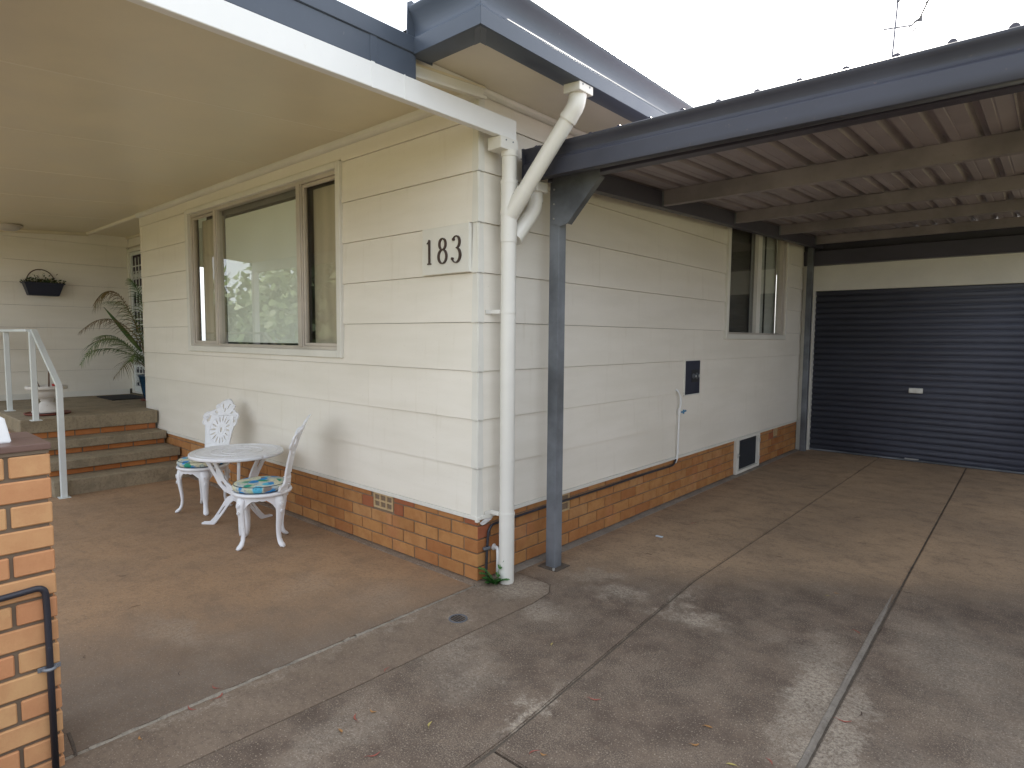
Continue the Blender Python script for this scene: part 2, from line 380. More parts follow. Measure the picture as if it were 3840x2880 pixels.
def rounded(pts, r, n=6):
    pts = [Vector(p) for p in pts]; out = [pts[0]]
    for a, p, b in zip(pts, pts[1:], pts[2:]):
        u, v = (a-p), (b-p); rr_ = min(r, u.length*.49, v.length*.49); s = p+u.normalized()*rr_; e = p+v.normalized()*rr_
        for i in range(n+1):
            t = i/n; out.append(s*(1-t)**2+p*2*t*(1-t)+e*t*t)
    out.append(pts[-1]); return out
def flat_fill(outer, holes, depth, bevel=0.0):
    """plate with holes in the XY plane, extruded along Z (bmesh), via a filled 2-D curve"""
    cu = bpy.data.curves.new('plate', 'CURVE'); cu.dimensions = '2D'; cu.fill_mode = 'BOTH'; cu.extrude = depth/2
    cu.bevel_depth = bevel; cu.bevel_resolution = 1 if bevel else 0
    for poly in [outer]+holes:
        s = cu.splines.new('POLY'); s.points.add(len(poly)-1)
        for i, p in enumerate(poly): s.points[i].co = (p[0], p[1], 0, 1)
        s.use_cyclic_u = True
    o = bpy.data.objects.new('plate', cu); COL.objects.link(o)
    dg = bpy.context.evaluated_depsgraph_get(); dg.update(); me = bpy.data.meshes.new_from_object(o.evaluated_get(dg))
    bm = bmesh.new(); bm.from_mesh(me); bpy.data.objects.remove(o); bpy.data.curves.remove(cu); bpy.data.meshes.remove(me)
    bmesh.ops.remove_doubles(bm, verts=bm.verts, dist=1e-5)
    return bm
def ell(cx, cy, rx, ry, ang=0, n=14):
    ca, sa = math.cos(ang), math.sin(ang)
    return [(cx+rx*math.cos(2*math.pi*i/n)*ca-ry*math.sin(2*math.pi*i/n)*sa, cy+rx*math.cos(2*math.pi*i/n)*sa+ry*math.sin(2*math.pi*i/n)*ca) for i in range(n)]

# ------------------------------------------------------------------ ground
structure(box('ground', -150, 150, -150, 150, -.4, -.09, M_lawn))
def slab(name, pts, mat, parent=None, z1=0.0, z0=-.088, bev=.006):
    bm = bmesh.new(); prism(bm, pts, lambda p, t: (p[0], p[1], t), z0, z1)
    bmesh.ops.recalc_face_normals(bm, faces=bm.faces)
    top = [e for e in bm.edges if all(abs(v.co.z-z1) < 1e-6 for v in e.verts)]
    bmesh.ops.bevel(bm, geom=top, offset=bev, segments=2, affect='EDGES')
    return finish(name, bm, mat, parent)
patio = structure(slab('patio', [(-9.5, -7), (-.016, -7), (-.004, -2.1), (-.006, .06), (-5.5, .06), (-9.5, .06)], M_patio))
path = structure(slab('path', [(.020, -7), (.345, -7), (.345, -1.9), (.385, -1.12), (.40, -.5), (.42, .02), (.40, .20), (.33, .30), (.18, .315), (.013, .30), (.012, -1)], M_path, bev=.0012))
drive = bpy.data.objects.new('driveway', None); COL.objects.link(drive); structure(drive)
slab('slab', [(.3455, -7), (1.115, -7), (1.095, -.96), (.958, .95), (.965, 6.42), (.0, 6.42), (.0, .3005), (.18, .3155), (.3305, .3005), (.4005, .2005), (.4205, .02), (.4005, -.5), (.3855, -1.12), (.3455, -1.9)], M_drive, drive)
slab('slab', [(1.108, -1.03), (1.998, -1.03), (1.985, -.37), (1.944, 1.9), (1.878, 6.42), (.974, 6.42), (.967, .95)], M_drive, drive)
slab('slab', [(1.128, -7), (2.02, -7), (1.982, -1.042), (1.11, -1.042)], M_drive, drive)
slab('slab', [(2.032, -7), (4.2, -7), (4.2, 6.42), (1.889, 6.42), (1.955, 1.9), (1.997, -.37)], M_drive, drive)
slab('joint_filler', [(-.02, -7), (.024, -7), (.016, -2.1), (.016, .05), (-.012, .05), (-.012, -2.1)], M_joint, path, -.004, -.087, .001)
slab('joint_filler', [(1.11, -7), (1.132, -7), (1.112, -.96), (.976, .95), (.982, 6.4), (.96, 6.4), (.953, .95), (1.09, -.96)], M_jointd, drive, -.008, -.087, .001)
slab('joint_filler', [(2.015, -7), (2.045, -7), (2.005, -.37), (1.966, 1.9), (1.895, 6.4), (1.868, 6.4), (1.934, 1.9), (1.97, -.37)], M_jointd, drive, -.008, -.087, .001)
# raised pale mortar ridge along the left joint and the right-hand joint (broken, uneven)
def ridge(name, pts, wdt, hgt, mat, parent, seed, gap=.12, even=0.0):
    rnd = random.Random(seed); bm = bmesh.new(); prev = None
    P = []
    for (a, b) in zip(pts, pts[1:]):
        n = max(2, int(math.dist(a, b)/.035))
        for i in range(n): P.append((a[0]+(b[0]-a[0])*i/n, a[1]+(b[1]-a[1])*i/n))
    for i, p in enumerate(P):
        k = even+(1-even)*(.45+.75*rnd.random()); ww = wdt*k; hh = hgt*(even+(1-even)*(.4+rnd.random()))
        tp_ = min(1, (len(P)-i)/14); ww *= .35+.65*tp_; hh *= tp_
        jx = rnd.uniform(-.004, .004)*(1-even*.7)
        ring = [bm.verts.new((p[0]+jx-ww, p[1], -.004)), bm.verts.new((p[0]+jx-ww*.5, p[1], hh)), bm.verts.new((p[0]+jx+ww*.4, p[1], hh*.9)), bm.verts.new((p[0]+jx+ww, p[1], -.004))]
        if prev:
            for j in range(3): bm.faces.new((prev[j], prev[j+1], ring[j+1], ring[j]))
        prev = None if rnd.random() < gap else ring
    return finish(name, bm, mat, parent)
ridge('mortar_ridge', [(0.004, -2.02), (.006, -1.2), (.004, -.05)], .011, .005, M_joint, path, 3)
ridge('mortar_ridge', [(2.012, -3), (1.976, -.37), (1.948, .9), (1.935, 1.6)], .014, .005, M_ledge, drive, 5, .0, .93)
slab('crack_filler', [(-.16, -2.052), (-.06, -2.06), (.012, -2.066), (.012, -2.058), (-.06, -2.048), (-.16, -2.04)], M_jointd, patio, .0022, -.02, .0008)

# ------------------------------------------------------------------ house
house = thing('house', 'low cream weatherboard house on an orange brick base with blue-grey gutters', 'house')
Z0, BB = .4246, .2947
LIP = .010; GAP = .0026
def board_piece(bm, mapf, a0, a1, zb, h, z0, z1):
    """piece of one lapped board between z0 and z1; zb board bottom, h height"""
    def off(z): return LIP*(z-zb)/h
    pts = [(off(z0), z0), (off(z1), z1), (.034, z1), (.034, z0)]
    prism(bm, pts, lambda p, t: mapf(t, p[0], p[1]), a0, a1)
def boards(parent, mapf, a0, a1, ztop, openings=(), joints={}, zb0=Z0, endcut=0):
    k = 0
    while True:
        zb = zb0+k*BB; zt = min(zb+BB, ztop)
        if zb >= ztop-1e-4: break
        js = [a0]+sorted(joints.get(k, []))+[a1]
        for s0, s1 in zip(js, js[1:]):
            s0 += .0004 if s0 != a0 else 0; s1 -= .0004 if s1 != a1 else 0
            bm = bmesh.new(); cur = [(s0, s1, zb, zt)]
            for (oa, ob, oz0, oz1) in openings:
                nxt = []
                for (p0, p1, q0, q1) in cur:
                    if ob <= p0 or oa >= p1 or oz1 <= q0 or oz0 >= q1: nxt.append((p0, p1, q0, q1)); continue
                    if oa > p0: nxt.append((p0, oa, q0, q1))
                    if ob < p1: nxt.append((ob, p1, q0, q1))
                    m0, m1 = max(p0, oa), min(p1, ob)
                    if oz0 > q0: nxt.append((m0, m1, q0, oz0))
                    if oz1 < q1: nxt.append((m0, m1, oz1, q1))
                cur = nxt
            cur = sorted(c for c in cur if c[1]-c[0] > .004 and c[3]-c[2] > .006); prev_end = None
            for (p0, p1, q0, q1) in cur:
                if prev_end is not None and p0 > prev_end+1e-4:      # the opening cuts the board in two
                    finish('weatherboard', bm, M_board, parent); bm = bmesh.new()
                top = q1-GAP if abs(q1-(zb+BB)) < 1e-4 else q1
                board_piece(bm, mapf, p0, p1, zb, BB, q0, top); prev_end = max(p1, prev_end or p1)
            if len(bm.verts): finish('weatherboard', bm, M_board, parent)
            else: bm.free()
        k += 1
front_map = lambda a, o, z: (a, o, z)
side_map = lambda a, o, z: (-o, a, z)
WIN = (-4.225, -1.405, 1.35, 2.80)
SWIN = (3.665, 5.575, 1.515, 2.86)
fw = box('front_wall', -5.58, -.035, .034, .12, .40, WIN[2], M_int, house)
box('wall_core', -5.58, WIN[0], .034, .12, WIN[2], 2.95, M_int, fw); box('wall_core', WIN[1], -.035, .034, .12, WIN[2], 2.95, M_int, fw)
box('wall_core', WIN[0], WIN[1], .034, .12, WIN[3], 2.95, M_int, fw)
boards(fw, front_map, -5.6, -.012, 2.955, [WIN], {1: [-2.786], 3: [-4.9], 5: [], 0: [-3.9], 2: [-1.1], 6: [-.95]})
sw = box('side_wall', -.12, -.034, .035, SWIN[0], .40, 2.95, M_int, house)
box('wall_core', -.12, -.034, SWIN[1], 6.4, .40, 2.95, M_int, sw); box('wall_core', -.12, -.034, SWIN[0], SWIN[1], .40, SWIN[2], M_int, sw)
box('wall_core', -.12, -.034, 6.4, 13, -.05, 2.95, M_int, sw)
boards(sw, side_map, .012, 6.30, 2.955, [SWIN, (2.77, 3.09, .985, 1.307)],
       {0: [3.479], 1: [3.178], 2: [2.0, 4.6], 3: [3.17, .594], 4: [.6, 1.9], 5: [1.304, 3.11], 6: [.606, 2.2], 7: [2.9], 1.5: []})
# window wall cores above lower part of side window
# corner soakers, one folded cap per course
for k in range(9):
    zb = Z0+k*BB; zt = min(zb+BB, 2.94 if k == 8 else zb+BB)-.001
    bm = bmesh.new()
    def o(z): return LIP*(z-zb)/BB
    for mapf, sgn in ((front_map, -1), (side_map, 1)):
        wd = .052 if sgn < 0 else .05
        def P(a, off, z): return mapf(sgn*a, off, z)
        e = .0028
        # outer skin follows the board lap, standing e proud of it
        v = [P(-(-.0), 0, 0)]
        pts = [(-e, zb-.004), (-e+LIP*(zt-zb)/BB, zt), (.006+LIP*(zt-zb)/BB, zt), (.006, zb-.004)]
        prism(bm, pts, lambda p, t: (P(t, p[0], p[1])), (-.0+ (e if False else 0)), wd)
    finish('corner_cap', bm, M_trim, sw)
# infill at the very corner so the two caps meet
bm = bmesh.new()
for k in range(9):
    zb = Z0+k*BB; zt = min(zb+BB, 2.94)
    z_a, z_b = zb-.004, zt-.0005
    t_ = LIP*(zt-zb)/BB; e = .0028
    lo = [(e, -e), (-.03, -e), (-.03, .03), (e, .03)]; hi = [(e-t_, -e+t_), (-.03, -e+t_), (-.03, .03), (e-t_, .03)]
    v0 = [bm.verts.new((x, y, z_a)) for x, y in lo]; v1 = [bm.verts.new((x, y, z_b)) for x, y in hi]
    bm.faces.new(v0); bm.faces.new(v1[::-1])
    for i in range(4): bm.faces.new((v0[i], v0[(i+1) % 4], v1[(i+1) % 4], v1[i]))
finish('corner_post', bm, M_trim, sw)
# timber edge batten under the boards
bm = bmesh.new(); bx(bm, -5.2, .006, -.007, .03, .398, Z0-.002, .002); finish('edge_batten', bm, M_trim, fw)
bm = bmesh.new(); bx(bm, -.03, .0075, .031, 6.25, .398, Z0-.002, .002); finish('edge_batten', bm, M_trim, sw)
# far-left end of the front wall returns to the door
rw = box('return_wall', -5.56, -5.45, .12, .5, .6, 2.95, M_int, house)
boards(rw, lambda a, o, z: (-5.6+o, a, z), .0, .5, 2.955)

# porch walls
PX = -7.66
pw = box('porch_wall', PX-.15, PX-.034, -1.6, .55, .6, 2.95, M_int, house)
boards(pw, lambda a, o, z: (PX-o, a, z), -1.6, .5, 2.95, [], {2: [-.6], 4: [-.2]}, Z0+BB-.0)
box('skirting', PX-.03, PX+.006, -1.6, .45, .64, .72, M_trim, pw)
dw = box('door_wall', PX, -5.6, .534, .65, .6, 2.95, M_int, house)
boards(dw, lambda a, o, z: (a, .5+o, z), PX, -5.6, 2.95, [(-7.66, -6.72, .6, 2.76)])
lw = box('left_wing_wall', -14, PX-.15, -1.6, -1.45, -.05, 2.95, M_trim, house)

# brick base -------------------------------------------------------
CH = .086
def brick_mesh(l, h, d=.05, bev=.004, name='brick'):
    bm = bmesh.new(); bx(bm, -l/2, l/2, -d, 0, -h/2, h/2, bev); me = bpy.data.meshes.new(name)
    bmesh.ops.recalc_face_normals(bm, faces=bm.faces); bm.to_mesh(me); bm.free(); return me
_bc = {}
def brick(parent, c, l, h, face, mat, d=.05, jit=.0012):
    """brick with the centre of its visible face at c; face = outward normal name"""
    key = (round(l, 3), round(h, 3), mat.name, d)
    if key not in _bc:
        _bc[key] = brick_mesh(l, h, d); _bc[key].materials.append(mat)
    o = bpy.data.objects.new('brick', _bc[key]); COL.objects.link(o); o.parent = parent
    rot = {'-y': math.pi, '+x': math.pi/2*3, '+y': 0, '-x': math.pi/2}[face]
    o.rotation_euler = (random.uniform(-.004, .004), random.uniform(-.004, .004), rot+random.uniform(-.006, .006))
    n = {'-y': (0, -1), '+x': (1, 0), '+y': (0, 1), '-x': (-1, 0)}[face]; j = random.uniform(-jit, jit)
    o.location = (c[0]+n[0]*j, c[1]+n[1]*j, c[2]); return o
bb = bpy.data.objects.new('brick_base', None); COL.objects.link(bb); bb.parent = house
box('mortar', -5.3, -.012, .012, .1, -.05, .40, M_mortar, bb); box('mortar', -.10, -.012, .012, 6.28, -.05, .40, M_mortar, bb)
FY = .004
vents_f = (-1.056, -.823, .282); vents_s = [(.845, .965), (5.33, 5.47)]
for row in range(5):
    zb = .018+row*CH; h = .0775 if row < 4 else .398-zb-.002
    x = 0.0; first = True
    # front
    st = .115 if row % 2 == 0 else .23
    a = .0-FY
    while a > -5.3:
        l = st if first else .231
        nxt = a-l
        lo, hi = nxt, a
        inv = zb+h > vents_f[2] and lo < vents_f[1]+.006 and hi > vents_f[0]-.006
        if inv:
            if hi > vents_f[1]+.03: brick(bb, ((hi+vents_f[1]+.006)/2, FY, zb+h/2), hi-vents_f[1]-.006-.0, h, '-y', M_brickred)
            if lo < vents_f[0]-.03: brick(bb, ((lo+vents_f[0]-.006)/2, FY, zb+h/2), vents_f[0]-.006-lo, h, '-y', M_brickred if row == 3 else M_brick)
        else: brick(bb, ((lo+hi)/2, FY, zb+h/2), l-.002, h, '-y', M_brickred if (row == 4 and first) else M_brick)
        a = nxt-.0085; first = False
    # side
    st = .23 if row % 2 == 0 else .115
    a = FY+.002; first = True
    while a < 6.22:
        l = st if first else .231
        hi = min(a+l, 6.26); lo = a
        blocked = False
        for (v0, v1, vz) in [(vents_s[0][0], vents_s[0][1], .262), (vents_s[1][0], vents_s[1][1], .29), (4.05, 4.79, .0)]:
            if zb+h > vz+.01 and lo < v1+.004 and hi > v0-.004:
                blocked = True
                if lo < v0-.03: brick(bb, (-FY, (lo+v0-.005)/2, zb+h/2), v0-.005-lo, h, '+x', M_brickred if vz > .1 else M_brick)
                if hi > v1+.03: brick(bb, (-FY, (hi+v1+.005)/2, zb+h/2), hi-v1-.005, h, '+x', M_brick)
        if not blocked: brick(bb, (-FY, (lo+hi)/2, zb+h/2), hi-lo-.002, h, '+x', M_brickred if (row == 3 and first) else M_brick)
        a = lo+l+.0085; first = False
# pale footing ledge along the drive and the patio
bm = bmesh.new(); prism(bm, [(-.03, -.02), (-.03, .016), (.012, .014), (.045, .004), (.06, -.02)], lambda p, t: (p[0], t, p[1]), .30, 6.25); finish('footing_ledge', bm, M_ledge, house)
bm = bmesh.new(); prism(bm, [(.03, -.02), (.03, .016), (-.008, .014), (-.03, .006), (-.045, -.02)], lambda p, t: (t, p[0], p[1]), -5.2, -.0); finish('footing_ledge', bm, M_path, house)
bm = bmesh.new(); prism(bm, [(-.02, -.02), (-.02, .016), (.02, .014), (.05, -.02)], lambda p, t: (p[0], t, p[1]), -.02, .30); finish('footing_ledge', bm, M_path, house)
# air vents (clay bricks with square holes)
def vent(parent, a0, a1, z0, z1, nx, nz, mapf):
    bm = bmesh.new(); t = .012
    W_ = (a1-a0-t*(nx+1))/nx; H_ = (z1-z0-t*(nz+1))/nz
    def B(p0, p1, o0, o1, q0, q1):
        tmp = bmesh.new(); bx(tmp, p0, p1, o0, o1, q0, q1, .0015)
        for v in tmp.verts: v.co = Vector(mapf(v.co.x, v.co.y, v.co.z))
        merge(bm, tmp)
    for i in range(nx+1): B(a0+i*(W_+t), a0+i*(W_+t)+t, .001, .05, z0, z1)
    for j in range(nz+1): B(a0+.001, a1-.001, .0018, .049, z0+j*(H_+t), z0+j*(H_+t)+t)
    B(a0+.002, a1-.002, .035, .052, z0+.002, z1-.002)
    return finish('air_vent', bm, M_vent, parent)
vent(house, -1.05, -.829, .288, .396, 3, 2, front_map)
vent(house, .852, .958, .268, .396, 1, 2, side_map)
vent(house, 5.335, 5.462, .295, .396, 2, 1, side_map)
# flaking paint at the corner
bm = bmesh.new()
rnd = random.Random(2); ring = []
for i in range(18):
    a = 2*math.pi*i/18; r = (.043+.012*rnd.random()); ring.append((.0040+.003*rnd.random(), .075+r*math.cos(a)*1.05, .383+r*.34*math.sin(a)+.22*r*math.cos(a)))
vs = [bm.verts.new(p) for p in ring]; c0 = bm.verts.new((.006, .075, .383))
for i in range(18): bm.faces.new((vs[i], vs[(i+1) % 18], c0))
vb = [bm.verts.new((0.001, p[1], p[2])) for p in ring]
for i in range(18): bm.faces.new((vs[i], vs[(i+1) % 18], vb[(i+1) % 18], vb[i]))
finish('flaking_paint', bm, M_dirtwhite, house)
box('batten_nose', -.012, .0115, -.0115, .012, .388, .42, M_trim, house, .003)

# front window ------------------------------------------------------
win = box('window', WIN[0], WIN[1], .25, .256, WIN[2]-.05, WIN[3]+.02, M_int, house)
def frame_rect(bm, a0, a1, z0, z1, wl, wr, wb, wt, o0, o1, mapf, bev=.002):
    def B(p0, p1, q0, q1, eps=0):
        tmp = bmesh.new(); bx(tmp, p0, p1, o0+eps, o1-eps, q0, q1, bev)
        for v in tmp.verts: v.co = Vector(mapf(v.co.x, v.co.y, v.co.z))
        merge(bm, tmp)
    B(a0, a0+wl, z0, z1); B(a1-wr, a1, z0, z1)
    B(a0+wl, a1-wr, z0, z0+wb, .0006); B(a0+wl, a1-wr, z1-wt, z1, .0006)
bm = bmesh.new(); frame_rect(bm, WIN[0], WIN[1], WIN[2], WIN[3]-.01, .062, .055, .055, .045, -.022, .034, front_map, .004); finish('architrave', bm, M_trim, win)
bm = bmesh.new(); frame_rect(bm, -4.163, -1.46, 1.405, 2.745, .028, .028, .028, .030, .012, .07, front_map); finish('frame', bm, M_alu, win)
for a0, a1 in ((-3.615, -3.545), (-2.068, -1.988)):
    bm = bmesh.new()
    for p0, p1, o0, o1 in ((a0, a1, .012, .07), (a0+.012, a1-.012, .002, .013)):
        bx(bm, p0, p1, o0, o1, 1.425, 2.72, .003)
    finish('mullion', bm, M_alu, win)
for (a0, a1) in ((-4.133, -3.617), (-1.986, -1.492)):
    bm = bmesh.new(); frame_rect(bm, a0, a1, 1.434, 2.712, .022, .022, .024, .026, .022, .045, front_map); finish('sash', bm, M_alu, win)
    bm = bmesh.new(); bx(bm, a0+.02, a1-.02, .050, .052, 1.45, 2.70); finish('pane', bm, M_glass2, win)
    box('curtain', a0, a1, .12, .123, 1.42, 2.69, M_curtain, win)
bm = bmesh.new(); bx(bm, -3.546, -2.067, .040, .042, 1.43, 2.718); finish('pane', bm, M_glass, win)
box('roller_blind', -3.52, -2.09, .085, .087, 1.45, 2.640, M_blind, win)
box('roller_tube', -3.52, -2.09, .09, .13, 2.67, 2.71, M_int, win)
box('shadow_box', WIN[0]+.03, WIN[1]-.03, .19, .20, 1.38, 2.76, M_int, win)
# side window ---------------------------------------------------------
swn = box('window', -.26, -.255, SWIN[0], SWIN[1], 1.5, 2.9, M_int, house)
bm = bmesh.new(); frame_rect(bm, SWIN[0], SWIN[1], SWIN[2], SWIN[3], .06, .03, .055, .04, -.022, .034, side_map, .004); finish('architrave', bm, M_trim, swn)
bm = bmesh.new(); frame_rect(bm, SWIN[0]+.06, SWIN[1]-.03, SWIN[2]+.055, SWIN[3]-.04, .02, .11, .02, .02, .0, .07, side_map); finish('frame', bm, M_alu, swn)
bm = bmesh.new(); bx(bm, -.06, .004, 4.56, 4.67, 1.59, 2.80, .003); finish('mullion', bm, M_trim, swn)
bm = bmesh.new(); bx(bm, -.047, -.045, 3.745, 4.56, 1.59, 2.80); finish('pane', bm, M_glass, swn)
bm = bmesh.new(); bx(bm, -.047, -.045, 4.67, 5.435, 1.59, 2.80); finish('pane', bm, M_glass, swn)
box('fly_screen', -.041, -.039, 3.745, 4.56, 1.59, 2.80, glass_mat('fly_screen_mesh', (.75, .75, .76, 1), .6), swn)
box('curtain', -.12, -.117, 3.7, 4.62, 1.5, 2.85, M_curtain, swn)
box('lace_curtain', -.12, -.117, 4.66, 5.10, 1.5, 2.85, M_pale, swn); box('lace_curtain', -.12, -.117, 5.16, 5.55, 1.5, 2.85, M_pale, swn)
box('shadow_box', -.20, -.19, SWIN[0], SWIN[1], 1.5, 2.87, M_int, swn)

# verandah ------------------------------------------------------------
ver = bpy.data.objects.new('verandah_roof', None); COL.objects.link(ver); ver.parent = house
SL = .075
def ceil_z(y): return 2.93+SL*min(0, y)
JX = [PX-.2, -6.15, -4.93, -3.70, -2.43, -1.2, .055]
for a, b in zip(JX, JX[1:]):
    bm = bmesh.new(); prism(bm, [(-2.33, ceil_z(-2.33)), (-.0, 2.93), (-.0, 2.942), (-2.33, ceil_z(-2.33)+.012)], lambda p, t: (t, p[0], p[1]), a+.0003, b-.0003)
    finish('ceiling_panel', bm, M_ceil, ver)
for x in JX[1:-1]:
    bm = bmesh.new(); prism(bm, [(-2.33, ceil_z(-2.33)-.0018), (-.02, 2.9275), (-.02, 2.936), (-2.33, ceil_z(-2.33)+.006)], lambda p, t: (t, p[0], p[1]), x-.008, x+.008)
    finish('joint_strip', bm, M_soffit, ver)
box('ceiling_panel', PX-.03, -5.58, .002, .56, 2.93, 2.942, M_ceil, ver)
# quad cornice along the wall and across to the porch wall
def cornice(parent, mapf, a0, a1, zc, s=.045, mat=None):
    pts = [(0, 0), (0, -s)]+[(-s*.25-s*.75*math.sin(R(t)), -s+s*.75*(1-math.cos(R(t)))+.0) for t in (0, 30, 60, 90)]+[(-s, 0)]
    bm = bmesh.new(); prism(bm, pts, lambda p, t: mapf(t, p[0], zc+p[1]), a0, a1); return finish('cornice', bm, mat or M_trim, parent)
cornice(ver, lambda a, o, z: (a, .002+o, z), -5.6, -.01, 2.929)
cornice(ver, lambda a, o, z: (a, .002+o, z), PX, -5.6, 2.929, .03, M_soffit)
def pcor(t, o, z): return (PX+.004-o, t, z+SL*min(0, t))
cornice(ver, pcor, -1.6, -.0, 2.929, .04, M_ceil)
cornice(ver, lambda a, o, z: (a, .50+o, z), PX, -5.6, 2.929, .03, M_ceil)
# white side fascia and front beam
bm = bmesh.new(); bx(bm, .075, .12, -2.36, .198, 2.670, 2.786, .003); finish('fascia', bm, M_white, ver)
box('fascia_joint', .1195, .1222, -.835, -.815, 2.669, 2.787, M_white, ver); box('fascia_joint', .1195, .1222, -.64, -.635, 2.669, 2.787, M_white, ver)
bm = bmesh.new(); bx(bm, PX-.2, .12, -2.42, -2.362, 2.60, 2.80, .004); finish('front_beam', bm, M_white, ver)
# dark barge flashing over it
bm = bmesh.new(); bx(bm, .085, .116, -2.45, -.562, 2.788, 2.93, .002); finish('barge_flashing', bm, M_gutter, ver)
bm = bmesh.new(); bx(bm, .070, .124, -2.45, -.575, 2.905, 2.985, .004); finish('barge_capping', bm, M_gutter, ver)
box('flashing_joint', .1155, .1195, -.838, -.800, 2.785, 2.905, M_gutter, ver, .001)
bm = bmesh.new(); prism(bm, [(-2.5, 2.80), (0, 3.0), (0, 3.02), (-2.5, 2.82)], lambda p, t: (t, p[0], p[1]), PX-.3, .085); finish('roof_sheet', bm, M_roof, ver)
# cream raking trim between barge and wall
bm = bmesh.new(); prism(bm, [(-.56, 2.825), (-.02, 2.868), (-.0, 2.94), (-.56, 2.94)], lambda p, t: (t, p[0], p[1]), .032, .05); finish('raking_trim', bm, M_trim, ver)
bm = bmesh.new(); prism(bm, [(-.56, 2.825), (-.0, 2.868), (-.0, 2.885), (-.56, 2.842)], lambda p, t: (t, p[0], p[1]), .051, .066); finish('raking_trim', bm, M_trim, ver)

# main roof eaves -------------------------------------------------------
eav = bpy.data.objects.new('main_roof', None); COL.objects.link(eav); eav.parent = house
box('soffit_panel', .0, .452, -.45, 12.5, 2.944, 2.953, M_soffit, eav)
box('soffit_panel', -.6, -.003, -.45, -.0, 2.955, 2.96, M_soffit, eav)
cornice(eav, lambda a, o, z: (.002-o, a, z), .0, 6.6, 2.943, .035)
OG = [(0, 3.0), (0, 2.905), (.118, 2.899), (.128, 2.903), (.130, 2.978), (.124, 2.984), (.112, 2.99), (.105, 3.004), (.104, 3.025), (.110, 3.05), (.121, 3.08), (.134, 3.10), (.144, 3.113), (.147, 3.124), (.142, 3.132), (.134, 3.132), (.13, 3.122)]
def gutter_L(prof, inx, iny, x0, y1, name, mat, parent):
    """L-shaped eaves gutter: front run along X at y = -(iny+o), side run along Y at x = inx+o"""
    bm = bmesh.new(); st = []
    for fn in (lambda o, z: (x0, -(iny+o), z), lambda o, z: (inx+o, -(iny+o), z), lambda o, z: (inx+o, y1, z)):
        st.append([bm.verts.new(fn(o, z)) for o, z in prof])
    for a, b in zip(st, st[1:]):
        for i in range(len(prof)-1): bm.faces.new((a[i], a[i+1], b[i+1], b[i]))
    bm.faces.new(st[0][:])
    o = finish(name, bm, mat, parent); md = o.modifiers.new('s', 'SOLIDIFY'); md.thickness = .0015; smooth_by_angle(o, 28); return o
gutter_L(OG, .452, .452, .10, 12.5, 'gutter', M_gutter, eav)
# angle covers at the corner
for ax in (0, 1):
    bm = bmesh.new(); prof = [(o+.002*(1 if o > .05 else 0), z-(.0015 if z < 2.95 else 0)) for o, z in OG[1:-2]]
    A = []; 
    for s in (.0, .038):
        if ax == 0: A.append([bm.verts.new((.452+o-s+.0*s, -(.452+o)-.0005, z)) for o, z in prof])
        else: A.append([bm.verts.new((.452+o+.0005, -(.452+o)+s, z)) for o, z in prof])
    for i in range(len(prof)-1): bm.faces.new((A[0][i], A[0][i+1], A[1][i+1], A[1][i]))
    oo = finish('gutter_angle', bm, M_gutter, eav); md = oo.modifiers.new('s', 'SOLIDIFY'); md.thickness = .0015; md.offset = 0
# turned-up stop end
bm = bmesh.new(); prism(bm, [(-.44, 2.90), (-.60, 2.897), (-.605, 3.03), (-.60, 3.15), (-.575, 3.165), (-.44, 3.12)], lambda p, t: (t, p[0], p[1]), .094, .100); finish('gutter_stop_end', bm, M_gutter, eav)
bm = bmesh.new(); P_ = [(.55, -.55, 3.06), (.55, 12.6, 3.06), (-12, -.55, 3.06), (-12, 12.6, 3.06), (-3.5, 5, 4.1), (-3.5, 8, 4.1), (-9, 5, 4.1), (-9, 8, 4.1)]
V_ = [bm.verts.new(p) for p in P_]
for f in ((0, 1, 5, 4), (0, 4, 6, 2), (2, 6, 7, 3), (1, 3, 7, 5), (4, 5, 7, 6)): bm.faces.new([V_[i] for i in f])
finish('roof_sheet', bm, M_roof, eav)

# access hatch -----------------------------------------------------------
ha = bpy.data.objects.new('access_hatch', None); COL.objects.link(ha); ha.parent = house
bm = bmesh.new(); frame_rect(bm, 4.06, 4.78, .015, .418, .075, .04, .032, .03, -.022, .03, side_map, .003); finish('frame', bm, M_trim, ha)
box('mesh_screen', -.02, -.012, 4.13, 4.745, .04, .395, M_screen, ha)
bm = bmesh.new(); bx(bm, .022, .034, 4.085, 4.105, .20, .25, .003); bx(bm, .026, .034, 4.08, 4.13, .22, .232, .002); finish('latch', bm, M_silver, ha)
for z in (.09, .30):
    box('hinge', .0215, .030, 4.75, 4.775, z, z+.05, M_silver, ha, .003)

# security door ------------------------------------------------------------
sdr = box('door', -7.56, -6.78, .53, .54, .66, 2.70, paint('dark_door_leaf', (.025, .012, .03, 1), .5, .1), house)
bm = bmesh.new(); frame_rect(bm, -7.655, -6.72, .66, 2.755, .062, .062, .02, .05, .478, .534, front_map, .003); finish('door_frame', bm, M_trim, sdr)
bm = bmesh.new(); frame_rect(bm, -7.59, -6.78, .68, 2.70, .055, .055, .09, .045, .495, .52, front_map, .003); finish('security_frame', bm, M_rail, sdr)
box('kick_strip', -7.52, -6.86, .51, .515, .79, .81, M_screen, sdr)
box('head_line', -7.66, -6.7, .470, .478, 2.762, 2.778, M_alu, sdr)
bm = bmesh.new()
for x in (-7.40, -7.27, -7.10, -6.98): tube(bm, [(x, .507, .78), (x, .507, 2.62)], .008, 6)
for z in (.95, 1.66, 1.74, 2.50): tube(bm, [(-7.54, .507, z), (-6.84, .507, z)], .010, 6)
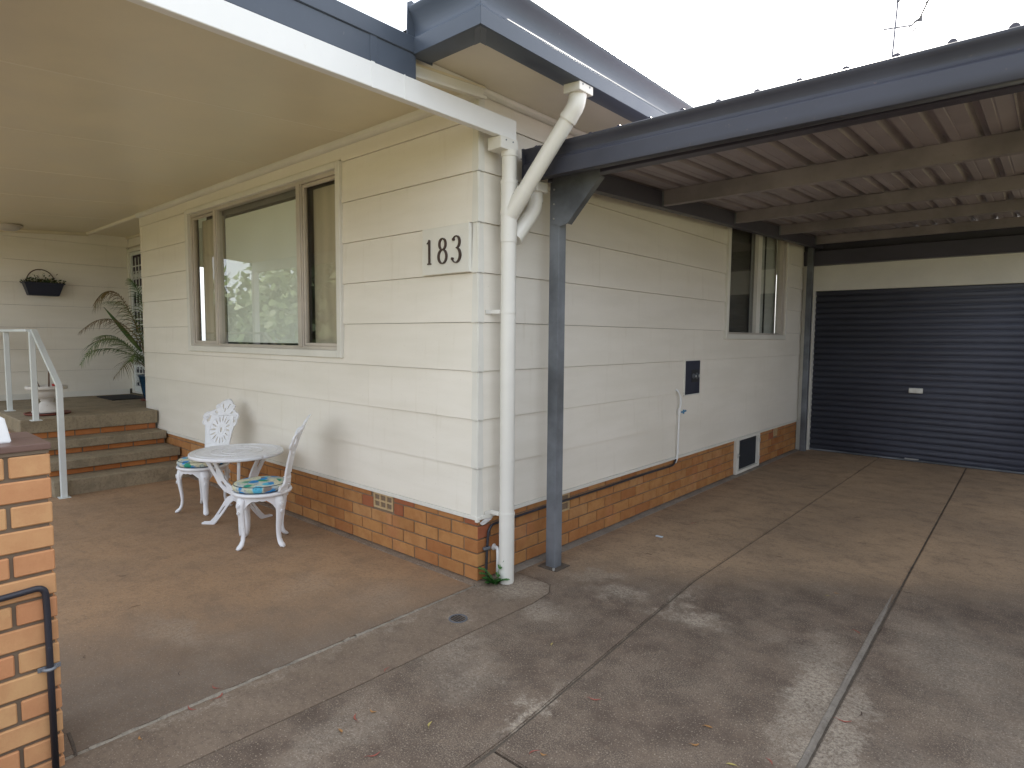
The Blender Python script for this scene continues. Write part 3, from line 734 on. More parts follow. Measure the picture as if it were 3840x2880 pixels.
def spiral(cx, cz, r0, turns, a0, sgn):
    return [(cx+sgn*r0*(1-.8*i/30)*math.cos(R(a0)+turns*2*math.pi*i/30), .507, cz+r0*(1-.8*i/30)*math.sin(R(a0)+turns*2*math.pi*i/30)) for i in range(31)]
for cx in (-7.47, -7.335, -7.18, -7.0):
    for cz, s in ((2.36, 1), (2.16, -1), (1.90, 1), (1.50, -1), (1.25, 1), (1.08, -1), (.87, 1)):
        tube(bm, spiral(cx, cz, .062, 1.4, 90*s, s), .009, 6)
finish('scrollwork', bm, M_rail, sdr)

# ------------------------------------------------------------------ porch steps
st = thing('porch_steps', 'grey concrete porch landing with three steps on orange brick risers', 'steps')
def slab3(name, x0, x1, y0, y1, z0, z1, mat=M_step, parent=st, bev=.014):
    bm = bmesh.new(); bx(bm, x0, x1, y0, y1, z0, z1, bev, 3); return finish(name, bm, mat, parent)
SY = -1.21
slab3('landing', -12, -5.19, -1.28, -.014, .497, .643); slab3('landing', PX-.1, -5.62, -.013, .53, .497, .643)
slab3('tread', -5.3, -4.925, SY, -.014, .345, .432); slab3('tread', -5.0, -4.545, SY, -.014, .20, .288); slab3('tread', -4.75, -4.29, SY, -.014, -.03, .143)
for (xf, z0, z1) in ((-5.225, .434, .495), (-4.965, .29, .343), (-4.585, .145, .198)):
    box('mortar', xf-.09, xf-.006, SY+.03, -.02, z0-.003, z1+.004, M_mortar, st)
    y = -.03; first = True
    while y > SY+.04:
        l = .07 if first else .225
        lo = max(y-l, SY+.03); brick(st, (xf, (y+lo)/2, (z0+z1)/2), y-lo, z1-z0, '+x', M_brickstep, d=.04); y = lo-.011; first = False
box('base_core', -12, -5.25, -1.24, -.02, -.05, .496, M_mortar, st)
box('base_core', -5.24, -4.70, SY+.03, -.02, -.05, .199, M_mortar, st)
box('base_core', -5.24, -5.05, SY+.03, -.02, .20, .344, M_mortar, st)
for row in range(5):
    x = -5.22-(.11 if row % 2 else 0)
    while x > -7.4:
        brick(st, (x-.115, -1.247, .05+row*.087), .23, .078, '-y', M_brickstep, d=.04); x -= .24

# handrail
hr = thing('handrail', 'pale grey square-tube handrail sloping down beside the porch steps', 'handrail')
for (x, y, z0, z1) in ((-4.245, -1.145, 0, 1.035), (-5.08, -1.17, .643, 1.535), (-6.25, -1.18, .643, 1.535), (-7.4, -1.19, .643, 1.535)):
    bm = bmesh.new(); bx(bm, x-.024, x+.024, y-.024, y+.024, z0+.004, z1, .003); finish('post', bm, M_rail, hr)
    bm = bmesh.new(); bx(bm, x-.05, x+.05, y-.045, y+.045, z0-.001, z0+.006, .001); finish('base_plate', bm, M_rail, hr)
bm = bmesh.new(); prism(bm, [(-5.06, 1.560), (-4.215, 1.062), (-4.215, 1.030), (-5.09, 1.535), (-5.09, 1.560)], lambda p, t: (p[0], t, p[1]), -1.175, -1.130); finish('top_rail', bm, M_rail, hr)
bm = bmesh.new(); bx(bm, -9, -5.085, -1.215, -1.14, 1.534, 1.561, .003); finish('top_rail', bm, M_rail, hr)

# ------------------------------------------------------------------ brick pillar
pil = thing('brick_pillar', 'salmon and tan brick pillar with brown tile cap at the verandah corner', 'pillar', (-.135, -2.275, 0))
box('mortar', -.165, .165, -.165, .165, -.05, 1.112, M_mortar_p, pil)
PR = .0826
for k in range(14):
    zt = 1.107-PR*k; h = .0705; zc = zt-h/2
    if zc < .0: h = zt+.02; zc = zt-h/2
    for face in ('+x', '+y', '-y', '-x'):
        odd = k % 2 == 0
        lens = [(.0625, .113), (-.0575-.0005, .223)] if odd else [(.0, .0)]
        segs = [(.175, .064), (.052, -.175)] if odd else [(.175, -.052), (-.064, -.175)]
        if face in ('+y', '-y'): segs = [(.175, -.052), (-.064, -.175)] if odd else [(.175, .064), (.052, -.175)]
        for (s1, s0) in segs:
            m = (s0+s1)/2; l = s1-s0
            c = {'+x': (.175, m), '-x': (-.175, -m), '+y': (m, .175), '-y': (-m, -.175)}[face]
            if face in ('+y', '-y', '-x'):   # butt against the +x / -x faces
                if face == '-x': pass
                else:
                    l2 = l
                    if abs(abs(m)+l/2-.175) < .01: l2 = l-.052; c = (c[0]-math.copysign(.026, c[0]), c[1])
                    l = l2
            brick(pil, (c[0], c[1], zc), l, h, face, M_brickp, d=.05, jit=.0015)
box('mortar_bed', -.172, .172, -.172, .172, 1.110, 1.122, M_mortar_p, pil)
for (a, b) in ((-.178, -.001), (.001, .178)):
    bm = bmesh.new(); bx(bm, a, b, -.178, .178, 1.1225, 1.145, .004, 2); finish('cap_tile', bm, M_cap, pil)
# verandah post with flared foot on the pillar
vp = thing('verandah_post', 'white metal verandah post with flared foot on the brick pillar cap', 'post', (-.115, -2.258, 1.145))
bm = bmesh.new()
v0 = [bm.verts.new((x*.072, y*.072, 0)) for x, y in ((1, 1), (-1, 1), (-1, -1), (1, -1))]; v1 = [bm.verts.new((x*.058, y*.058, .085)) for x, y in ((1, 1), (-1, 1), (-1, -1), (1, -1))]
bm.faces.new(v0[::-1]); bm.faces.new(v1)
for i in range(4): bm.faces.new((v0[i], v0[(i+1) % 4], v1[(i+1) % 4], v1[i]))
bmesh.ops.bevel(bm, geom=list(bm.edges), offset=.004, segments=2, affect='EDGES'); finish('foot', bm, M_white, vp)
box('shaft', -.036, .036, -.036, .036, .08, 1.44, M_white, vp, .004)
bm = bmesh.new(); tube(bm, [(.060, .02, .045), (.070, .02, .044)], .006, 8); finish('screw', bm, M_silver, vp)
# conduit on pillar
cd = thing('conduit', 'dark conduit bending down the face of the brick pillar', 'conduit')
bm = bmesh.new(); tube(bm, rounded([(.052, -2.9, .63), (.052, -2.20, .655), (.052, -2.135, .66), (.052, -2.132, .58), (.053, -2.130, .0)], .05, 8), .0105, 12); finish('conduit_pipe', bm, M_conduit, cd, True)
bm = bmesh.new(); bx(bm, .0425, .046, -2.165, -2.10, .362, .378, .001); tube(bm, arc((.047, -2.1325, .37), .0165, -90, 90, 8, ((0, 1, 0), (1, 0, 0)))[::-1] and [(.046+.0175*math.cos(R(a)), -2.1325+.0175*math.sin(R(a)), .37) for a in range(-90, 91, 20)], .006, 6); finish('saddle_clip', bm, M_galv, cd)
# second run of verandah posts
for x in (-3.9, PX-.15):
    q = thing('verandah_post', 'white verandah post %s at the front edge of the patio' % ('halfway along' if x > -5 else 'at the far end'), 'post', (x, -2.39, 0))
    box('shaft', -.045, .045, -.045, .045, 0, 2.60, M_white, q, .003)

# ------------------------------------------------------------------ carport
cp = thing('carport', 'lean-to steel carport with charcoal gutter and ribbed roof over the driveway', 'carport')
def roof_z(y): return 2.600+.0425*y
bm = bmesh.new(); bx(bm, .125, .20, .52, .595, .0, 2.49, .005, 2); finish('post', bm, M_galv, cp)
bm = bmesh.new(); bx(bm, .055, .125, 6.22, 6.29, .0, 2.80, .005, 2); finish('post', bm, M_galv, cp)
for y in (.56, 6.25):
    bm = bmesh.new(); bx(bm, 3.55, 3.625, y-.037, y+.037, .0, 2.50, .005); finish('post', bm, M_galv, cp)
slab('base_plate', [(.085, .485), (.24, .485), (.24, .635), (.085, .635)], M_jointd, cp, .006, -.001, .001)
bm = bmesh.new(); tube(bm, [(.215, .49, .004), (.215, .49, .018)], .009, 6); finish('bolt', bm, M_silver, cp)
# angled bracket plate
bm = bmesh.new(); prism(bm, [(.15, 2.515), (.50, 2.515), (.50, 2.475), (.262, 2.225), (.205, 2.215), (.15, 2.23)], lambda p, t: (p[0], t, p[1]), .512, .517); 
prism(bm, [(.50, 2.475), (.262, 2.225), (.268, 2.219), (.506, 2.469)], lambda p, t: (p[0], t, p[1]), .512, .56)
prism(bm, [(.262, 2.225), (.205, 2.215), (.205, 2.209), (.262, 2.219)], lambda p, t: (p[0], t, p[1]), .5125, .52)
finish('corner_bracket', bm, M_galv, cp)
for z in (2.26, 2.35, 2.44):
    bm = bmesh.new(); tube(bm, [(.166, .512, z), (.166, .506, z)], .006, 8); finish('screw', bm, M_silver, cp)
# beams
def zbeam(name, x0, x1, y0, y1, zb0, zb1, h, mat):
    bm = bmesh.new(); prism(bm, [(y0, zb0), (y1, zb1), (y1, zb1+h), (y0, zb0+h)], lambda p, t: (t, p[0], p[1]), x0, x1); return finish(name, bm, mat, cp)
zbeam('wall_beam', .130, .20, .60, 6.5, 2.495, 2.735, .125, M_dark)
zbeam('wall_beam', 3.56, 3.62, .60, 6.5, 2.495, 2.735, .125, M_dark)
box('front_beam', .10, 3.7, .525, .60, 2.496, 2.60, M_dark, cp, .003)
for y, hh in ((1.86, .115), (3.33, .10), (4.62, .10), (6.02, .10)):
    zt = roof_z(y)-.003
    bm = bmesh.new()
    prism(bm, [(y-.0, zt-hh), (y, zt), (y+.06, zt+.002), (y+.06, zt-.004), (y+.004, zt-.006), (y+.004, zt-hh+.004), (y+.06, zt-hh+.004), (y+.06, zt-hh)], lambda p, t: (t, p[0], p[1]), .201, 3.558)
    finish('purlin', bm, M_purlin, cp)
    box('cleat', .197, .216, y-.006, y-.001, zt-hh-.01, zt-.01, M_galv, cp)
# ribbed sheets
PITCH_R = .1845
def ribprof(x0, n):
    pts = []
    for i in range(n):
        a = x0+i*PITCH_R
        pts += [(a-.031, 0), (a-.014, .040), (a+.014, .040), (a+.031, 0), (a+.072, 0), (a+.076, .003), (a+.082, .003), (a+.086, 0)]
    return pts
xs = .37-PITCH_R*1
for s in range(5):
    nr = 4
    pts = ribprof(xs+s*PITCH_R*4, nr); 
    if s == 0: pts = [(.03, 0)]+pts
    pts.append((xs+(s+1)*PITCH_R*4-.024, .012))
    dz = .003*(s % 2)
    bm = bmesh.new(); A = [bm.verts.new((x, .335, roof_z(.335)+z+dz)) for x, z in pts]; B = [bm.verts.new((x, 6.60, roof_z(6.60)+z+dz)) for x, z in pts]
    for i in range(len(pts)-1): bm.faces.new((A[i], A[i+1], B[i+1], B[i]))
    o = finish('roof_sheet', bm, M_sheet, cp); md = o.modifiers.new('s', 'SOLIDIFY'); md.thickness = .0012
    for k in range(nr):
        a = xs+(s*4+k)*PITCH_R
        bm = bmesh.new(); prism(bm, [(-.030, 0), (-.015, .042), (-.006, .050), (.006, .050), (.015, .042), (.030, 0)], lambda p, t: (a+p[0], t, roof_z(.33)+p[1]), .326, .345)
        finish('rib_end', bm, M_dark, cp)
bm = bmesh.new(); prism(bm, [(0, 0), (.03, .012), (.06, .004), (.09, .018), (.10, .02), (.10, .0), (0, -.006)], lambda p, t: (.075+p[0]*.9, t, 2.652+p[1]*.9), .33, .5); finish('edge_flashing', bm, M_dark, cp)
# gutter
CG = [(.405, 2.625), (.405, 2.470), (.318, 2.455), (.304, 2.458), (.302, 2.545), (.307, 2.553), (.322, 2.562), (.327, 2.578), (.321, 2.600), (.310, 2.616), (.302, 2.628), (.300, 2.639), (.304, 2.643), (.314, 2.640)]
bm = bmesh.new(); A = [bm.verts.new((.085, y, z+.010)) for y, z in CG]; B = [bm.verts.new((3.75, y, z-.012)) for y, z in CG]
for i in range(len(CG)-1): bm.faces.new((A[i], A[i+1], B[i+1], B[i]))
bm.faces.new(A)
o = finish('gutter', bm, M_cgutter, cp); md = o.modifiers.new('s', 'SOLIDIFY'); md.thickness = .0016; smooth_by_angle(o, 28)
bm = bmesh.new(); prism(bm, [(.445, 2.64), (.445, 2.462), (.31, 2.462), (.295, 2.475), (.296, 2.56), (.292, 2.655), (.31, 2.66)], lambda p, t: (t, p[0], p[1]), .080, .084); finish('gutter_stop_end', bm, M_cgutter, cp)
bm = bmesh.new(); tube(bm, [(.22, .299, 2.485), (.22, .296, 2.485)], .006, 8); finish('rivet', bm, M_silver, cp)

# ------------------------------------------------------------------ garage
gr = thing('garage', 'garage at the end of the driveway with a charcoal roller door and cream lintel', 'garage')
box('lintel', .09, 4.1, 6.40, 6.50, 2.175, 2.505, M_trim, gr); box('lintel_trim', .088, 4.1, 6.392, 6.40, 2.478, 2.507, M_trim, gr)
box('jamb', .088, .122, 6.375, 6.50, -.02, 2.174, M_trim, gr, .002); box('jamb', 2.545, 2.60, 6.39, 6.50, -.02, 2.174, M_trim, gr)
box('wall', 2.60, 4.1, 6.41, 6.50, -.05, 2.174, M_trim, gr)
box('gutter', -.03, 4.1, 6.27, 6.40, 2.509, 2.70, M_dark, gr, .01)
box('wall', -.03, .086, 6.30, 6.50, -.05, 2.508, M_trim, gr)
box('floor', .0, 4.1, 6.52, 12, -.08, .0, M_path, gr); box('roof', -.0, 4.1, 6.48, 12, 2.71, 2.80, M_roof, gr); box('flashing', -.02, 4.1, 6.41, 6.47, 2.701, 2.868, M_dark, gr); box('wall', 4.0, 4.1, 6.5, 12, -.05, 2.75, M_trim, gr)
PD = .0782; bm = bmesh.new(); z = .055; prof = []
prof += [(6.452, .018), (6.452, .055)]
while z < 2.24:
    prof += [(6.452, z+.006), (6.466, z+.014), (6.470, z+.022), (6.466, z+.030), (6.452, z+.040), (6.449, z+.06), (6.451, z+.075)]; z += PD
A = [bm.verts.new((.12, y, z_)) for y, z_ in prof]; B = [bm.verts.new((2.55, y, z_)) for y, z_ in prof]
for i in range(len(prof)-1): bm.faces.new((A[i], A[i+1], B[i+1], B[i]))
rd = finish('roller_door', bm, M_door, gr); md = rd.modifiers.new('s', 'SOLIDIFY'); md.thickness = .001; smooth_by_angle(rd, 60)
bm = bmesh.new(); bx(bm, 1.255, 1.405, 6.425, 6.449, .86, .925, .008, 2); bx(bm, 1.31, 1.345, 6.420, 6.426, .88, .905, .004); finish('handle', bm, M_silver, rd)
bm = bmesh.new(); bx(bm, 1.25, 1.40, 6.425, 6.450, .022, .036, .003); finish('lift_handle', bm, M_silver, rd)
box('bottom_rail', .125, 2.545, 6.435, 6.46, .003, .022, M_galv, rd)

# ------------------------------------------------------------------ downpipes
dp = thing('downpipe', 'cream plastic downpipe at the house corner with two branch pipes joining it', 'downpipe')
DX, DY = .105, .152
def pipe(name, pts, r=.0455, n=24):
    bm = bmesh.new(); tube(bm, pts, r, n); o = finish(name, bm, M_pvc, dp); smooth_by_angle(o, 50); return o
pipe('pipe', [(DX, DY, .0), (DX, DY, 2.10)]); pipe('pipe', [(DX, DY, 2.20), (DX, DY, 2.60)], .0440)
for z0, z1, r in ((.005, .43, .0475), (2.075, 2.245, .0490), (2.235, 2.262, .0515), (2.245, 2.42, .0490), (2.415, 2.435, .0515), (2.570, 2.605, .0490), (1.655, 1.675, .0485), (.425, .44, .0490)):
    pipe('collar', [(DX, DY, z0), (DX, DY, z1)], r)
box('outlet_box', .03, .135, .045, .195, 2.598, 2.668, M_pvc, dp, .006, 2)
for y in (.07, .13):
    bm = bmesh.new(); tube(bm, [(.135, y+.02, 2.65), (.1375, y+.02, 2.65)], .005, 8); finish('screw', bm, M_galv, dp)
top = Vector((.515, .262, 2.86)); bend = Vector((.512, .248, 2.795)); low = Vector((DX, DY, 2.225))
pts = rounded([top, bend, bend+(low-bend)*.25], .07, 8)
pipe('elbow', [top+Vector((0, 0, .01)), top], .050); pipe('elbow', pts[:-1]+[bend+(low-bend)*.12], .0495); pipe('branch_pipe', [bend+(low-bend)*.05, low], .0455)
d = (low-bend).normalized(); L_ = (low-bend).length
pipe('collar', [bend+d*L_*.745, low-d*.01], .050); pipe('collar', [bend+d*L_*.09, bend+d*L_*.125], .0515)
bm = bmesh.new(); bx(bm, .462, .572, .195, .325, 2.855, 2.915, .006, 2); finish('outlet_box', bm, M_pvc, dp)
for y in (.225, .29):
    bm = bmesh.new(); tube(bm, [(.572, y, 2.89), (.5745, y, 2.89)], .005, 8); finish('screw', bm, M_galv, dp)
# rear branch from the carport gutter
c1 = [(.125, .375, 2.45), (.125, .375, 2.31), (.11, .20, 2.10)]
pipe('branch_pipe', rounded(c1, .06, 6), .0445); pipe('collar', [(.125, .375, 2.36), (.125, .375, 2.34)], .047)
box('outlet_box', .07, .18, .325, .43, 2.40, 2.462, M_pvc, dp, .005)
for z in (1.665, .432):
    box('strap', .0, .075, .105, .12, z-.012, z+.012, M_pvc, dp, .002); box('strap', .0035, .008, .06, .12, z-.012, z+.012, M_pvc, dp)

# ------------------------------------------------------------------ cable, stub, tap, box
cb = thing('black_cable', 'black weathered cable clipped along the brick base and down the house corner', 'cable')
bm = bmesh.new(); tube(bm, rounded([(.045, .055, .0), (.018, .062, .06), (.014, .072, .20), (.014, .085, .32), (.014, .115, .352), (.013, .6, .353), (.014, 1.4, .352), (.013, 2.0, .356), (.013, 2.56, .352), (.016, 2.60, .40)], .03, 5), .0085, 8); finish('cable_run', bm, M_conduit, cb, True)
bm = bmesh.new(); bx(bm, .002, .024, .045, .095, .205, .222, .002); finish('clip', bm, M_galv, cb)
sp_ = thing('overflow_pipe', 'short bent white pipe stub beside the downpipe foot', 'pipe')
bm = bmesh.new(); tube(bm, rounded([(-.01, .15, .196), (.03, .15, .20), (.05, .135, .18), (.052, .130, .03)], .025, 6), .0115, 12); finish('pipe', bm, M_white, sp_, True)
bm = bmesh.new(); lathe(bm, [(.013, 0), (.022, .002), (.02, .006), (.012, .008)], n=10)
o = finish('sealant', bm, M_dirtwhite, sp_); o.rotation_euler = (0, math.pi/2, 0); o.location = (-.003, .15, .198)
tp = thing('wall_tap_pipe', 'thin white pipe with a small blue tap on the side wall', 'tap')
bm = bmesh.new(); tube(bm, rounded([(.0, 2.59, 1.045), (.012, 2.60, 1.04), (.02, 2.655, .98), (.02, 2.66, .92), (.018, 2.635, .84), (.018, 2.63, .5), (.016, 2.62, .40), (.012, 2.595, .37)], .04, 5), .0095, 10); finish('pipe', bm, M_white, tp, True)
bm = bmesh.new(); tube(bm, [(.018, 2.636, .82), (.018, 2.636, .87)], .015, 10); tube(bm, [(.018, 2.63, .455), (.018, 2.63, .475)], .013, 10); finish('fitting', bm, M_white, tp)
bm = bmesh.new(); tube(bm, [(.02, 2.65, .835), (.03, 2.70, .838)], .007, 8); tube(bm, [(.03, 2.70, .82), (.03, 2.70, .856)], .008, 8); tube(bm, [(.03, 2.70, .838), (.035, 2.735, .845)], .009, 8); finish('tap_handle', bm, M_bluecap, tp)
mb = thing('meter_box', 'black recessed service panel with two round knobs in the side wall', 'service panel')
bm = bmesh.new(); bx(bm, -.012, .004, 2.772, 3.088, .987, 1.305, .003); finish('panel', bm, M_navy, mb)
bm = bmesh.new(); frame_rect(bm, 2.755, 3.10, .975, 1.318, .015, .012, .012, .012, -.006, .02, side_map, .001); finish('surround', bm, M_trim, mb)
for y, r in ((2.93, .024), (3.0, .030)):
    bm = bmesh.new(); tube(bm, [(.003, y, 1.16), (.018, y, 1.16)], r, 16); tube(bm, [(.018, y, 1.16), (.036, y, 1.16)], r*.6, 12); finish('knob', bm, M_grey, mb)
    bm = bmesh.new(); tube(bm, [(.036, y, 1.16), (.041, y, 1.16)], r*.45, 10); finish('knob_cap', bm, M_silver, mb)
bm = bmesh.new(); bx(bm, .0035, .009, 2.90, 3.05, 1.10, 1.22, .002); finish('back_plate', bm, M_black, mb)

# ------------------------------------------------------------------ house number plaque
hn = thing('house_number', 'cream house number board reading 183 in dark bronze numerals', 'house number')
box('board', -.472, -.052, -.026, -.001, 1.900, 2.186, M_trim, hn, .001)
def stroke(pts, ws):
    """outline polygon of a variable-width stroke"""
    Lp, Rp = [], []
    for i, p in enumerate(pts):
        a = pts[max(0, i-1)]; b = pts[min(len(pts)-1, i+1)]; d = Vector((b[0]-a[0], b[1]-a[1])); d.normalize(); n = Vector((-d.y, d.x))
        Lp.append((p[0]+n.x*ws[i]/2, p[1]+n.y*ws[i]/2)); Rp.append((p[0]-n.x*ws[i]/2, p[1]-n.y*ws[i]/2))
    return Lp, Rp
def stroke_mesh(bm, pts, ws, y0, y1, closed=False):
    Lp, Rp = stroke(pts, ws) if not closed else (None, None)
    if closed:
        n = len(pts); Lp, Rp = [], []
        for i, p in enumerate(pts):
            a = pts[i-1]; b = pts[(i+1) % n]; d = Vector((b[0]-a[0], b[1]-a[1])).normalized(); nn = Vector((-d.y, d.x))
            Lp.append((p[0]+nn.x*ws[i]/2, p[1]+nn.y*ws[i]/2)); Rp.append((p[0]-nn.x*ws[i]/2, p[1]-nn.y*ws[i]/2))
    rings = [[bm.verts.new((q[0], y, q[1])) for q, y in ((l, y0), (r, y0), (r, y1), (l, y1))] for l, r in zip(Lp, Rp)]
    m = len(rings)
    for i in range(m if closed else m-1):
        a, b = rings[i], rings[(i+1) % m]
        for j in range(4): bm.faces.new((a[j], a[(j+1) % 4], b[(j+1) % 4], b[j]))
    if not closed: bm.faces.new(rings[0]); bm.faces.new(rings[-1][::-1])
y0, y1 = -.036, -.0255
H = .155; zb = 1.964
bm = bmesh.new(); cx = -.402
stroke_mesh(bm, [(cx+.003, zb), (cx+.003, zb+.147)], [.0125, .0125], y0, y1)
stroke_mesh(bm, [(cx+.006, zb+H-.004), (cx-.004, zb+H-.018), (cx-.017, zb+H-.026)], [.011, .008, .004], y0-.0005, y1)
stroke_mesh(bm, [(cx-.012, zb+.003), (cx+.018, zb+.003)], [.008, .008], y0-.0006, y1); finish('numeral', bm, M_num, hn)
bm = bmesh.new(); cx = -.277
for (cz, rx, rz) in ((zb+.116, .028, .034), (zb+.041, .036, .042)):
    n = 28; pts = [(cx+rx*math.cos(2*math.pi*i/n), cz+rz*math.sin(2*math.pi*i/n)) for i in range(n)]
    ws = [0.0065+.007*abs(math.cos(2*math.pi*i/n)) for i in range(n)]
    stroke_mesh(bm, pts, ws, y0-(.0005 if rx > .03 else 0), y1, True)
finish('numeral', bm, M_num, hn)
bm = bmesh.new(); cx = -.152
top_ = [(cx-.004+.030*math.cos(R(a)), zb+.118+.036*math.sin(R(a))) for a in range(150, -81, -15)]
bot_ = [(cx-.006+.037*math.cos(R(a)), zb+.040+.044*math.sin(R(a))) for a in range(85, -161, -15)]
wt = [.005+.010*max(0, math.cos(R(a))) for a in range(150, -81, -15)]; wb = [.005+.0105*max(0, math.cos(R(a))) for a in range(85, -161, -15)]
stroke_mesh(bm, top_, wt, y0, y1); stroke_mesh(bm, bot_, wb, y0-.0005, y1)
for (x, z) in (top_[0], bot_[-1]): tube(bm, [(x+.003, y0-.001, z-.001), (x+.003, y1, z-.001)], .0088, 12)
finish('numeral', bm, M_num, hn)

# ------------------------------------------------------------------ cast table and chairs
def cast_leg(a, knee=.165):
    """one cabriole leg in its own radial plane at angle a"""
    bm = bmesh.new(); prof = [(.155, .372, .030), (.178, .35, .030), (.186, .315, .028), (.184, .27, .025), (.176, .21, .021), (.168, .15, .018), (.166, .10, .0155), (.172, .06, .015), (.185, .032, .017), (.205, .015, .018), (.222, .008, .009)]
    pts = [(r*math.cos(a), r*math.sin(a), z) for r, z, _ in prof]; tube(bm, pts, [w_ for _, _, w_ in prof], 10, flat=(1.25, .8))
    # scroll boss on the knee
    for zc, rr2, rad in ((.315, .017, .0055), (.265, .011, .0045)):
        cpt = Vector((.206*math.cos(a), .206*math.sin(a), zc)); T = Vector((-math.sin(a), math.cos(a), 0))
        tube(bm, [cpt+T*rr2*(1-.7*i/16)*math.cos(i*.7)+Vector((0, 0, 1))*rr2*(1-.7*i/16)*math.sin(i*.7) for i in range(17)], rad, 6)
    return bm
def chair(name, label, loc, rz):
    """local frame: the chair faces -Y, back towards +Y"""
    c = thing(name, label, 'chair', loc, rz, 'white cast metal garden chairs')
    bm = bmesh.new(); lathe(bm, [(.0, .392), (.165, .392), (.17, .380), (.190, .374), (.203, .380), (.207, .390), (.203, .400), (.196, .404), (.185, .402), (.0, .402)][1:-1], n=48); finish('seat', bm, M_cast, c, True)
    bm = bmesh.new(); n = 96; r0, r1 = .172, .180; ring = []
    for i in range(n):
        th = 2*math.pi*i/n; k = abs(math.cos(2*(th-math.pi/4)))
        dd = .028+.085*k**5+.006*abs(math.sin(th*12)); z1 = .383; z0 = z1-dd
        ring.append([bm.verts.new((r*math.cos(th), r*math.sin(th), z)) for r, z in ((r0, z1), (r1, z1), (r1, z0), (r0, z0))])
    for i in range(n):
        A, B = ring[i], ring[(i+1) % n]
        for j in range(4): bm.faces.new((A[j], A[(j+1) % 4], B[(j+1) % 4], B[j]))
    finish('apron', bm, M_cast, c)
    for q in range(4): finish('leg', cast_leg(math.pi/4+q*math.pi/2), M_cast, c, True)
    # back
    half = [(.0, .0), (.06, .012), (.105, .0), (.15, -.004), (.178, .012), (.165, .035), (.135, .05), (.125, .08), (.128, .12), (.132, .17), (.138, .22), (.146, .27), (.158, .315), (.180, .325), (.186, .345), (.178, .365), (.192, .385), (.188, .412), (.168, .428), (.145, .430), (.128, .436), (.112, .448), (.098, .445), (.09, .462), (.10, .48), (.092, .495), (.075, .498), (.06, .512), (.044, .527), (.026, .538), (0, .543)]
    outer = half+[(-x, z) for x, z in half[-2:0:-1]]
    holes = []
    for i in range(16):
        a = 2*math.pi*i/16+.001; holes.append(ell(.078*math.cos(a), .272+.096*math.sin(a), .029, .0078, math.atan2(1.2*math.sin(a), .95*math.cos(a)), 8))
    holes.append(ell(0, .272, .014, .024, 0, 12))
    for s in (-1, 1):
        holes.append([(s*x, z) for x, z in ((.126, .345), (.142, .338), (.157, .352), (.162, .385), (.142, .402), (.118, .392))])
        holes.append(ell(s*.082, .425, .020, .010, s*.6, 10)); holes.append(ell(s*.030, .478, .008, .026, s*-.35, 10))
        holes.append(ell(s*.07, .045, .022, .008, s*.3, 10))
    holes.append(ell(0, .445, .008, .018, 0, 8))
    bm = flat_fill(outer, holes, .007, .0015)
    # raised bead outline and scroll relief
    for s in (-1, 1):
        tube(bm, [(s*x*.975, z*.985+.003, .0045) for x, z in half], .0052, 6)
        for (cx_, cz_, r_2, a0_) in ((.158, .385, .024, 90), (.155, .03, .020, 0), (.080, .478, .014, 60)):
            tube(bm, [(s*(cx_+r_2*(1-.75*i/20)*math.cos(R(a0_)+i*.6)), cz_+r_2*(1-.75*i/20)*math.sin(R(a0_)+i*.6), .0055) for i in range(21)], .0042, 6)
    tube(bm, [(.112*math.cos(2*math.pi*i/24), .272+.132*math.sin(2*math.pi*i/24), .0045) for i in range(25)], .004, 6)
    tube(bm, [(.030*math.cos(2*math.pi*i/14), .272+.042*math.sin(2*math.pi*i/14), .0045) for i in range(15)], .0035, 6)
    bmesh.ops.triangulate(bm, faces=[f for f in bm.faces if len(f.verts) > 4])
    for _ in range(2):
        le = [e for e in bm.edges if e.calc_length() > .04]
        if le: bmesh.ops.subdivide_edges(bm, edges=le, cuts=1)
    for v in bm.verts:
        x, z, o = v.co.x, v.co.y, v.co.z; th = x/.215*(1-.35*min(1, max(0, z)/.52)); rad = .190
        lean = .02*z/.5+.25*z*z/.57
        yy = rad*math.cos(th)+lean; xx = x if abs(x) < 1e-6 else (x*(1-.06*abs(th)))
        v.co = Vector((xx, yy-o*1.0, .400+z*.985))
    finish('backrest', bm, M_cast, c)
    return c
ch1 = chair('garden_chair', 'white cast metal garden chair seen side-on, nearest the camera', (-1.70, -.505, 0), math.atan2(.84, .54)-math.pi/2)
ch2 = chair('garden_chair', 'white cast metal garden chair behind the round table, back showing its sunburst slots', (-2.892, -.438, 0), math.atan2(.89, -.45)-math.pi/2)
def cushion(label, loc, rz):
    bm = bmesh.new(); lathe(bm, [(.02, .0), (.168, .0), (.183, .007), (.189, .026), (.185, .043), (.170, .053), (.10, .058), (.02, .059)], n=40)
    o = finish('seat_cushion', bm, M_cush, None, True); o.location = loc; o.rotation_euler = (0, 0, rz); tag(o, label, 'cushion', 'floral seat cushions')
    bm = bmesh.new()
    for z in (.007, .047): tube(bm, [(.181*math.cos(2*math.pi*i/40), .181*math.sin(2*math.pi*i/40), z) for i in range(41)], .0028, 6)
    finish('piping', bm, M_navy, o, True)
cushion('round blue and green floral cushion on the nearest garden chair', (-1.705, -.515, .4035), .4)
cushion('round blue and cream floral cushion on the chair behind the table', (-2.887, -.453, .4035), 2.2)
tb = thing('garden_table', 'round white cast metal garden table with openwork legs between two chairs', 'table', (-2.245, -.435, 0), R(8))
n = 96; outer = [((.338+.006*math.cos(24*2*math.pi*i/n))*math.cos(2*math.pi*i/n), (.338+.006*math.cos(24*2*math.pi*i/n))*math.sin(2*math.pi*i/n)) for i in range(n)]
holes = []
for i in range(12):
    a = 2*math.pi*i/12; holes.append(ell(.062*math.cos(a), .062*math.sin(a), .026, .006, a, 8))
